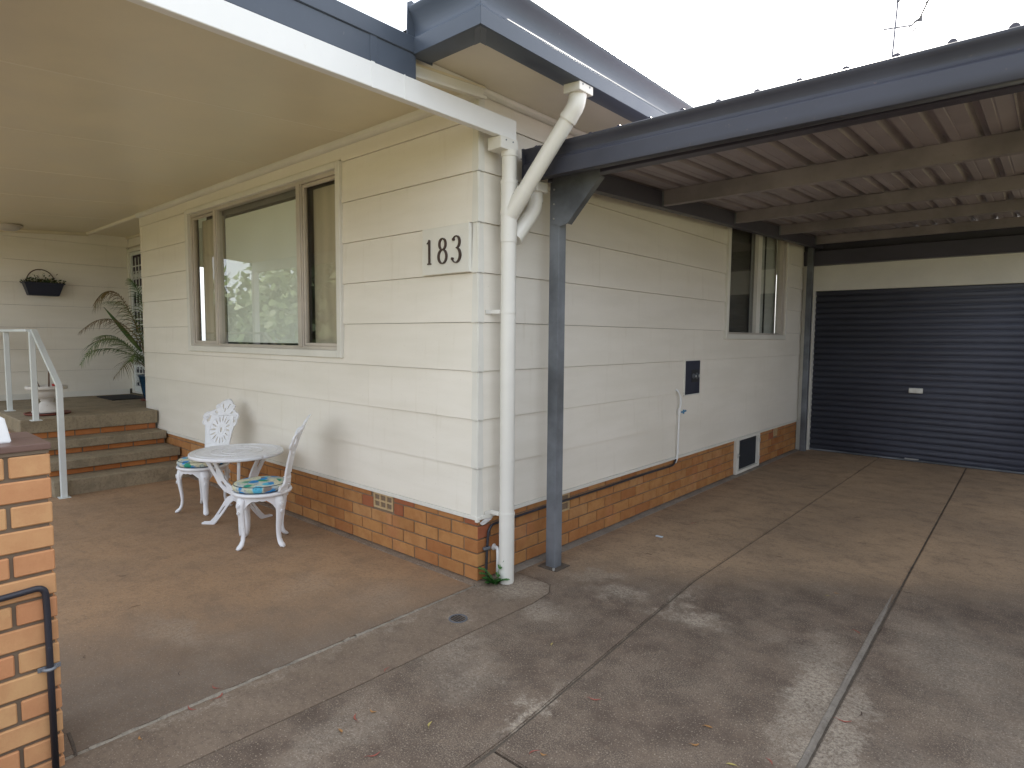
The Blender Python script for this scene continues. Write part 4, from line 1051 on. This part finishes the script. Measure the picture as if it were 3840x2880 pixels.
for i in range(24):
    a = 2*math.pi*(i+.5)/24; holes.append(ell(.155*math.cos(a), .155*math.sin(a), .011, .006, a, 8)); 
for i in range(30):
    a = 2*math.pi*(i+.5)/30; holes.append(ell(.245*math.cos(a), .245*math.sin(a), .020, .006, a, 8))
bm = flat_fill(outer, holes, .010, .001)
for v in bm.verts: v.co.z += .592
for r in (.108, .19, .30):
    tube(bm, [(r*math.cos(2*math.pi*i/48), r*math.sin(2*math.pi*i/48), .598) for i in range(49)], .004, 6)
finish('table_top', bm, M_cast, tb)
bm = bmesh.new(); tube(bm, [(.340*math.cos(2*math.pi*i/64), .340*math.sin(2*math.pi*i/64), .586) for i in range(65)], .012, 8, flat=(.5, 1.2)); finish('rim', bm, M_cast, tb, True)
for q in range(3):
    a = R(218+120*q-8)
    upper = [(.012, .235), (.06, .25), (.11, .275), (.155, .33), (.19, .40), (.245, .49), (.29, .583), (.215, .583), (.185, .54), (.16, .48), (.125, .42), (.10, .36), (.055, .315), (.012, .30)]
    hol = [[(.165, .395), (.185, .43), (.225, .51), (.205, .515), (.17, .455)], [(.085, .29), (.12, .32), (.14, .355), (.12, .355), (.09, .32)]]
    lower = [(.012, .23), (.05, .24), (.085, .225), (.11, .19), (.15, .125), (.20, .055), (.235, .020), (.285, .018), (.30, .010), (.30, .0), (.20, .0), (.175, .03), (.12, .10), (.075, .165), (.045, .195), (.012, .20)]
    hl = [[(.095, .165), (.115, .155), (.165, .085), (.155, .078), (.115, .13)]]
    bm = bmesh.new()
    for po, ho in ((upper, hol), (lower, hl)):
        t = flat_fill(po, ho, .014, .003); merge(bm, t)
    for v in bm.verts:
        r, z, o = v.co.x, v.co.y, v.co.z; v.co = Vector((r*math.cos(a)-o*math.sin(a), r*math.sin(a)+o*math.cos(a), max(0, z)))
    finish('leg', bm, M_cast, tb)
bm = bmesh.new(); lathe(bm, [(.02, .19), (.034, .20), (.036, .25), (.030, .31), (.015, .32)], n=16); finish('hub', bm, M_cast, tb, True)

# ------------------------------------------------------------------ porch things
ur = thing('urn', 'weathered white pedestal urn on the porch behind the handrail', 'urn', (-5.60, -.965, .668))
bm = bmesh.new(); lathe(bm, [(.14, 0), (.14, .018), (.128, .026), (.10, .065), (.068, .10), (.052, .118), (.064, .128), (.058, .14), (.09, .155), (.125, .175), (.138, .22), (.143, .245), (.182, .250), (.188, .262), (.186, .282), (.172, .287), (.14, .285), (.135, .26), (.02, .255)], n=32)
finish('bowl', bm, M_urn, ur, True)
bm = bmesh.new(); tube(bm, [(.0, .02, .25), (.005, .03, .55)], .008, 6); tube(bm, [(-.03, -.05, .25), (-.05, -.09, .40)], .004, 6); finish('dry_stalk', bm, M_wood, ur)
tr = thing('urn_tray', 'red-brown terracotta tray under the white urn', 'tray', (-5.60, -.965, .6435))
bm = bmesh.new(); lathe(bm, [(.18, 0), (.205, .008), (.21, .024), (.20, .024), (.19, .014), (.05, .014)], n=32); finish('tray', bm, M_terra, tr, True)
rp = thing('small_red_pot', 'tiny red and green pot sitting in the white urn', 'pot', (-5.55, -.90, .925))
bm = bmesh.new(); lathe(bm, [(.022, 0), (.03, .045), (.033, .05), (.01, .05)], n=14); finish('pot', bm, M_red, rp, True)
bm = bmesh.new(); lathe(bm, [(.024, -.02), (.026, -.001), (.01, -.001)], n=14); finish('saucer', bm, M_weed, rp)

pp = thing('plant_pot', 'tall glazed blue pot at the wall end by the front door', 'pot', (-6.42, .345, .6435))
bm = bmesh.new(); lathe(bm, [(.09, .02), (.10, .025), (.125, .16), (.155, .32), (.165, .325), (.165, .345), (.15, .345), (.145, .32), (.02, .31)], n=28); finish('bowl', bm, M_blue, pp, True)
bm = bmesh.new(); lathe(bm, [(.12, .0), (.14, .006), (.142, .020), (.13, .020), (.05, .018)], n=24); finish('saucer', bm, M_terra, pp)
pm = thing('potted_palm', 'green palm with arching browning fronds growing from the blue pot', 'palm', (0, 0, 0))
def frond(pts, ll, dry=0.0, n=24, droop=.5, seed=0, dens=1.0):
    rnd = random.Random(seed); pts = [Vector(p) for p in pts]
    def ev(t):
        k = t*(len(pts)-1); i = min(int(k), len(pts)-2); f = k-i
        P0, P1, P2, P3 = pts[max(0, i-1)], pts[i], pts[i+1], pts[min(len(pts)-1, i+2)]
        return .5*((2*P1)+(P2-P0)*f+(2*P0-5*P1+4*P2-P3)*f*f+(3*P1-P0-3*P2+P3)*f**3)
    bm = bmesh.new(); path_ = [ev(i/20) for i in range(21)]; tube(bm, path_, [.006*(1-.75*i/20) for i in range(21)], 5)
    N = int(n*1.25)
    for i in range(N):
        t = .22+.78*i/N; p = ev(t); d = (ev(min(1, t+.02))-ev(max(0, t-.02))).normalized()
        side = d.cross(Vector((0, 0, 1)));
        if side.length < .1: side = Vector((1, 0, 0))
        side.normalize()
        for s in (-1, 1):
            L0 = ll*(math.sin(math.pi*min(1, .15+.85*t))*.85+.18)*rnd.uniform(.8, 1.1)
            dir_ = (side*s*.95+d*.85+Vector((rnd.uniform(-.12, .12), rnd.uniform(-.12, .12), .1))).normalized()
            w_ = .0085*rnd.uniform(.7, 1.2); nrm = d*w_
            prev = None
            for j in range(5):
                u = j/4; q = p+dir_*L0*u+Vector((0, 0, -droop*L0*u*u)); ww = nrm*(1-u*.92)
                cur = (bm.verts.new(q-ww), bm.verts.new(q+ww))
                if prev: bm.faces.new((prev[0], prev[1], cur[1], cur[0]))
                prev = cur
    o = finish('frond', bm, M_palmdry if dry > .5 else M_palm, pm)
    return o
B0 = (-6.28, .27, 1.03)
frond([B0, (-6.15, .12, 1.55), (-6.1, -.08, 1.98), (-6.1, -.24, 2.03), (-6.1, -.36, 1.84)], .26, 1, 26, .9, 1)
frond([B0, (-6.1, .10, 1.45), (-6.0, -.16, 1.68), (-5.95, -.38, 1.68), (-5.95, -.56, 1.54)], .20, 1, 22, .7, 2)
frond([B0, (-6.0, .08, 1.25), (-5.9, -.18, 1.45), (-5.85, -.42, 1.42), (-5.8, -.60, 1.16)], .28, 0, 28, .5, 3)
frond([B0, (-6.05, .1, 1.2), (-6.0, -.15, 1.33), (-5.95, -.36, 1.34), (-5.95, -.48, 1.28)], .26, 0, 24, .4, 4)
frond([B0, (-6.1, .12, 1.15), (-6.0, -.02, 1.2), (-5.9, -.14, 1.12), (-5.9, -.24, 1.0)], .2, 1, 18, .6, 5)
frond([B0, (-6.3, .1, 1.3), (-6.5, -.08, 1.5), (-6.7, -.2, 1.45)], .28, 0, 22, .5, 6)
frond([B0, (-6.3, .2, 1.5), (-6.6, .1, 1.9), (-6.9, -.02, 1.95)], .26, 0, 22, .5, 7)
frond([B0, (-5.9, .1, 1.2), (-5.7, -.06, 1.28), (-5.6, -.15, 1.2)], .2, 0, 18, .5, 8)
frond([B0, (-6.1, .2, 1.5), (-6.05, .12, 2.0), (-6.0, .0, 2.2)], .24, 0, 22, .5, 9)
bm = bmesh.new()
pr = None
for i in range(9):   # unopened spear leaf
    u = i/8; c = Vector((-6.15, .15-.40*u, 1.30+.55*u)); ww = .026*math.sin(math.pi*min(1, .12+u*.88))*(1-u*.3)+.002
    cur = (bm.verts.new(c+Vector((0, -ww*.7, -ww))), bm.verts.new(c+Vector((.012, 0, 0))), bm.verts.new(c+Vector((0, ww*.7, ww))))
    if pr: bm.faces.new((pr[0], pr[1], cur[1], cur[0])); bm.faces.new((pr[1], pr[2], cur[2], cur[1]))
    pr = cur
finish('spear_leaf', bm, M_palm, pm)
bm = bmesh.new(); tube(bm, [(-6.42, .345, .94), (-6.32, .30, 1.05), (-6.2, .28, 1.12)], [.035, .028, .018], 8); finish('stem', bm, M_wood, pm)

mt = box('doormat', -7.42, -6.72, -.04, .40, .6435, .656, M_mat, None, .004); tag(mt, 'dark doormat on the porch in front of the security door', 'doormat')
hb = thing('wall_planter', 'navy trough planter with a hoop handle hanging on the porch wall', 'planter', (PX, 0, 0))
bm = bmesh.new()
zt, zb_ = 2.19, 2.025
lo = [(.006, -.715), (.13, -.715), (.13, -.385), (.006, -.385)]; hi = [(.006, -.765), (.18, -.765), (.18, -.335), (.006, -.335)]
v0 = [bm.verts.new((x, y, zb_)) for x, y in lo]; v1 = [bm.verts.new((x, y, zt)) for x, y in hi]; v2 = [bm.verts.new((x*.9+.002, y*.97-.016, zt)) for x, y in hi]; v3 = [bm.verts.new((x*.9+.002, y*.97-.016, zt-.03)) for x, y in hi]
bm.faces.new(v0[::-1]); bm.faces.new(v3)
for a_, b_ in ((v0, v1), (v1, v2), (v2, v3)):
    for i in range(4): bm.faces.new((a_[i], a_[(i+1) % 4], b_[(i+1) % 4], b_[i]))
finish('trough', bm, M_navy, hb)
bm = bmesh.new(); bx(bm, .0, .192, -.775, -.325, 2.178, 2.195, .003); finish('rim', bm, M_navy, hb)
bm = bmesh.new(); tube(bm, [(.015, -.56+.155*math.cos(R(a)), 2.20+.175*math.sin(R(a))) for a in range(0, 181, 12)], .006, 6); finish('hoop', bm, M_wood, hb)
pl = thing('trough_plant', 'small dark green and brown plant growing in the navy wall planter', 'plant', (PX+.09, -.55, 2.185))
def leafclump(name, n, ext, size, mat, parent, seed, up=.6):
    rnd = random.Random(seed); bm = bmesh.new()
    for i in range(n):
        c = Vector((rnd.uniform(-1, 1)*ext[0], max(-.85, min(.85, rnd.gauss(0, .45)))*ext[1], abs(rnd.gauss(0, .6))*ext[2]))
        d = Vector((rnd.uniform(-1, 1), rnd.uniform(-1, 1), rnd.uniform(-.2, 1)*up)).normalized(); s = size*rnd.uniform(.6, 1.3)
        t = d.cross(Vector((rnd.random(), rnd.random(), rnd.random()))).normalized()
        a = c; b = c+d*s*.5+t*s*.28; e = c+d*s; f = c+d*s*.5-t*s*.28
        bm.faces.new([bm.verts.new(p) for p in (a, b, e, f)])
    return finish(name, bm, mat, parent)
leafclump('foliage', 260, (.07, .26, .06), .035, M_plantg, pl, 4)
leafclump('dry_foliage', 60, (.06, .28, .10), .03, M_palmdry, pl, 5)
lt = thing('porch_light', 'round oyster ceiling light on the porch ceiling', 'light', (-7.2, -.95, ceil_z(-.95)))
bm = bmesh.new(); lathe(bm, [(.02, -.075), (.07, -.07), (.11, -.05), (.128, -.028), (.13, -.02), (.02, -.02)], n=28); finish('shade', bm, M_urn, lt, True)
bm = bmesh.new(); lathe(bm, [(.14, -.026), (.152, -.02), (.15, -.0), (.05, 0)], n=28); finish('base_ring', bm, M_alu, lt, True)

# ------------------------------------------------------------------ small ground things
dr = thing('floor_drain', 'small round grey floor drain grate set in the concrete path', 'drain', (.246, -.395, 0))
bm = bmesh.new(); lathe(bm, [(.052, -.02), (.052, .0025), (.046, .0035), (.042, .0025), (.041, -.004), (.02, -.004)], n=28); finish('ring', bm, M_grey, dr)
bm = bmesh.new()
for i in range(-2, 3): bx(bm, -math.sqrt(.04**2-(i*.014)**2), math.sqrt(.04**2-(i*.014)**2), i*.014-.0035, i*.014+.0035, -.003, .0022)
finish('grate_bars', bm, M_black, dr)
wd = thing('weed', 'small feathery green weed growing at the foot of the downpipe', 'weed', (.085, .075, 0))
rnd = random.Random(11)
for q in range(9):
    a = rnd.uniform(-2.6, 1.9); ln = rnd.uniform(.09, .17); up = rnd.uniform(.5, 1.3)
    if q == 0: a, ln, up = 1.2, .19, 2.6
    bm = bmesh.new(); P = [Vector((math.cos(a)*ln*.55*t, math.sin(a)*ln*.55*t, ln*.9*up*(t-.5*t*t))) for t in [i/8 for i in range(9)]]
    tube(bm, P, .0018, 4)
    for i in range(1, 9):
        d = (P[i]-P[i-1]).normalized(); sd_ = d.cross(Vector((0, 0, 1))).normalized()
        for s in (-1, 1):
            for k in (.6, 1.0):
                tip = P[i]+sd_*s*.030*k*(1.2-i/12)+d*.012+Vector((0, 0, .004)); m_ = (P[i]+tip)/2; w2 = d*.009
                bm.faces.new([bm.verts.new(p) for p in (P[i], m_+w2, tip, m_-w2)])
    finish('leaf', bm, M_weed, wd)
pa = box('paper_scrap', .365, .42, 1.575, 1.60, .001, .006, paint('blue_white_paper', (.6, .68, .78, 1), .5), None, .001); pa.rotation_euler = (0, 0, 0)
tag(pa, 'small blue-white scrap of paper on the driveway near the wall', 'paper')
LV = [(-1.73, -1.41, 'd'), (-1.19, -1.5, 'd'), (-.76, -1.85, 'd'), (-.28, -1.61, 'd'), (-.05, -1.55, 'r'), (.03, -1.56, 'r'), (.03, -1.68, 'r'), (.08, -1.88, 'o'), (.59, -1.2, 'o'), (.6, -1.35, 'o'), (.82, -1.1, 'y'), (.37, -.97, 'r'), (.81, -1.35, 'r'), (.57, -1.27, 'r'), (-.71, -.03, 'd'), (.43, 2.08, 'r'), (.52, 1.19, 'd'), (1.22, 1.76, 'd'), (1.59, 2.48, 'd'), (1.68, 1.35, 'o'), (1.65, 1.28, 'y'), (1.89, .89, 'r'), (2.0, 1.65, 'd'), (2.03, .01, 'r'), (2.07, .11, 'd'), (1.64, -.38, 'o'), (1.65, -.52, 'o'), (1.21, -.53, 'r'), (1.26, -.94, 'o'), (1.89, -.42, 'r'), (1.79, -.53, 'y'), (.79, -.28, 'y'), (1.22, -.95, 'r'), (.9, 2.9, 'd'), (1.4, 3.2, 'd'), (.62, 3.6, 'd'), (2.2, 2.6, 'd')]
def leafmesh(kind, k):
    bm = bmesh.new(); rnd = random.Random(k); L0 = {'d': .05, 'r': .058, 'o': .036, 'y': .040}[kind]; w0 = {'d': .0022, 'r': .0042, 'o': .0055, 'y': .005}[kind]
    cv = rnd.uniform(-.5, .5); prev = None
    for i in range(7):
        u = i/6-.5; x = u*L0; y = cv*L0*u*u*2; ww = w0*math.cos(u*math.pi*.92)+.0004; z = .0025+.004*abs(u)*rnd.random()+(.006*u*u)
        cur = [bm.verts.new((x, y-ww, z+.0012)), bm.verts.new((x, y, z)), bm.verts.new((x, y+ww, z+.0012))]
        if prev:
            for j in range(2): bm.faces.new((prev[j], prev[j+1], cur[j+1], cur[j]))
        prev = cur
    tube(bm, [(-L0*.5, cv*L0*.5, .004), (-L0*.68, cv*L0*.6, .003)], .0006, 4)
    me = bpy.data.meshes.new('fallen_leaf'); bm.to_mesh(me); bm.free()
    me.materials.append({'d': M_ldk, 'r': M_lred, 'o': M_lor, 'y': M_lye}[kind]); return me
LM = {(k, v): leafmesh(k, v) for k in 'droy' for v in range(3)}
WHERE = ['on the open patio in front of the two chairs', 'on the middle of the patio', 'on the patio nearest the brick pillar', 'on the patio close to the pale joint', 'on the patio edge touching the pale joint', 'right on the pale joint, larger of the two there',
 'on the pale joint nearest the pillar', 'on the path strip nearest the brick pillar', 'on the dark driveway beside the path, further from the camera', 'on the dark driveway beside the path, nearer the camera', 'on the left driveway slab close to the first joint', 'on the boundary of path and driveway below the drain',
 'on the left driveway slab, furthest forward', 'on the left driveway slab between two orange leaves', 'on the patio against the brick base', 'under the carport beyond the paper scrap', 'on the slab just beyond the steel post', 'on the tan middle slab under the carport', 'far back on the tan middle slab',
 'where the middle slab turns from tan to dark', 'just in front of the orange leaf on the middle slab', 'on the middle slab touching the right-hand joint', 'right of the right-hand joint where the grey ridge ends', 'just right of the ridge at the front of the driveway', 'on the right slab beside a red leaf at the front',
 'on the front of the middle slab, further of the two', 'on the front of the middle slab, nearer of the two', 'on the middle slab near the front transverse joint', 'at the transverse joint in the foreground', 'at the foot of the ridge in the foreground', 'at the very front of the middle slab',
 'on the left slab in front of the drain', 'beside the orange leaf at the transverse joint', 'far under the carport along the left joint', 'in the middle of the slab halfway to the garage', 'near the wall below the side window', 'on the right slab deep under the carport']
words = {'d': ('thin curled dark brown leaf', 'dark curled fallen leaves'), 'r': ('narrow pinkish red fallen leaf', 'red fallen leaves'), 'o': ('small orange fallen leaf', 'orange fallen leaves'), 'y': ('small pale yellow fallen leaf', 'yellow fallen leaves')}
for i, (x, y, k) in enumerate(LV):
    o = bpy.data.objects.new('fallen_leaf', LM[(k, i % 3)]); COL.objects.link(o); o.location = (x, y, 0); rnd = random.Random(i*7+1); o.rotation_euler = (0, 0, rnd.uniform(0, 6.28)); s = rnd.uniform(.65, 1.0); o.scale = (s, s, s)
    tag(o, '%s %s' % (words[k][0], WHERE[i]), 'leaf', 'fallen leaves on the concrete')

# ------------------------------------------------------------------ aerial
an = thing('tv_aerial', 'thin rooftop television aerial on a tall mast against the white sky', 'aerial', (-.15, 12, 0))
bm = bmesh.new(); tube(bm, [(0, 0, 2.8), (0, 0, 7.2), (.06, 0, 8.5)], .019, 6); finish('mast', bm, M_ant, an)
bm = bmesh.new(); tube(bm, [(-.18, 0, 7.79), (.30, .05, 7.74), (.45, -.1, 7.77), (.78, -.6, 8.12)], .018, 5)
for p in ((.30, .05, 7.74), (.36, 0, 7.62), (.62, -.35, 7.95), (.70, -.45, 8.03), (.77, -.6, 8.12)): tube(bm, [(p[0]-.06, p[1], p[2]-.04), (p[0]+.06, p[1], p[2]+.05)], .014, 4)
finish('lower_boom', bm, M_ant, an)
bm = bmesh.new(); tube(bm, [(-.9, 0, 7.65), (.06, 0, 8.33), (.4, 0, 8.7)], .009, 4); finish('stay_wire', bm, M_ant, an)
for (x0, z0, x1, z1) in ((.28, 7.77, .48, 7.86), (.28, 7.73, .48, 7.70)):
    bm = bmesh.new(); prism(bm, [(.33, 7.755), (.49, 7.83), (.49, 7.72)], lambda p, t: (p[0], t, p[1]), -.06+(z0-7.7)*.2, -.055+(z0-7.7)*.2); finish('reflector', bm, M_ant, an)
bm = bmesh.new(); prism(bm, [(.02, 8.25), (.08, 8.25), (.12, 8.37), (.06, 8.36)], lambda p, t: (p[0], t, p[1]), -.03, .03); finish('junction_box', bm, M_ant, an)

# ------------------------------------------------------------------ trees of the front garden (seen in the window panes)
def tree(name, label, x, y, h, r, seed, n=2600, cz=.62):
    t = thing(name, label, 'tree', (x, y, -.09), 0, 'front garden trees')
    rnd = random.Random(seed); bm = bmesh.new()
    tube(bm, [(0, 0, 0), (.06, .03, h*.25), (.0, .08, h*.55), (.1, 0, h*.8)], [.16, .12, .08, .03], 8)
    tips = []
    for i in range(7):
        a = rnd.uniform(0, 6.28); z0 = h*rnd.uniform(.3, .6); e = Vector((math.cos(a)*r*.7, math.sin(a)*r*.7, z0+h*rnd.uniform(.1, .3)))
        tube(bm, [(0, .04, z0), tuple(e*.5+Vector((0, 0, z0*.55))), tuple(e)], [.05, .035, .012], 6); tips.append(e)
    finish('trunk', bm, M_bark, t)
    bm = bmesh.new(); cl = [(Vector((rnd.gauss(0, .45)*r, rnd.gauss(0, .45)*r, h*cz+rnd.gauss(0, .17)*h)), rnd.uniform(.25, .5)*r) for _ in range(26)]
    for i in range(n):
        c, rc = rnd.choice(cl); v = Vector((rnd.gauss(0, 1), rnd.gauss(0, 1), rnd.gauss(0, 1))).normalized()*rc*rnd.uniform(.5, 1.05); p = c+v
        if p.z < .3: continue
        d = Vector((rnd.uniform(-1, 1), rnd.uniform(-1, 1), rnd.uniform(-1, .6))).normalized(); s = rnd.uniform(.10, .2); u = d.cross(Vector((rnd.random(), rnd.random(), .3))).normalized()
        bm.faces.new([bm.verts.new(q) for q in (p-d*s, p+u*s*.5, p+d*s, p-u*s*.5)])
    finish('crown', bm, M_tree, t)
tree('garden_tree', 'bushy garden tree reflected in the middle of the front window', -11.5, -6.0, 3.6, 1.9, 1)
tree('garden_tree', 'taller loose garden tree reflected at the left of the front window', -16.5, -8.2, 4.0, 2.4, 2)
tree('garden_tree', 'spreading garden tree reflected at the right of the front window', -7.8, -6.2, 3.6, 1.8, 3)
tree('garden_tree', 'small round garden tree beyond the far end of the patio', -13.5, -4.2, 2.3, 1.5, 4)
fn = thing('shade_fence', 'unseen brown paling fence added along the far side to darken the driveway', 'fence', (4.9, 0, 0))  # out of view; added to cut the light reaching the driveway from the right
mesh_p = None
for i in range(110):
    y = -6.5+i*.118
    if mesh_p is None:
        bm = bmesh.new(); bx(bm, 0, .016, 0, .108, -.09, 1.72, .002); mesh_p = bpy.data.meshes.new('paling'); bm.to_mesh(mesh_p); bm.free(); mesh_p.materials.append(paint('grey_brown_paling', (.17, .13, .10, 1), .9, .2))
    o = bpy.data.objects.new('paling', mesh_p); COL.objects.link(o); o.parent = fn; o.location = (0, y, random.uniform(-.01, .01))
for z in (.3, 1.35): box('rail', .02, .06, -6.5, 6.5, z, z+.07, M_bark, fn)
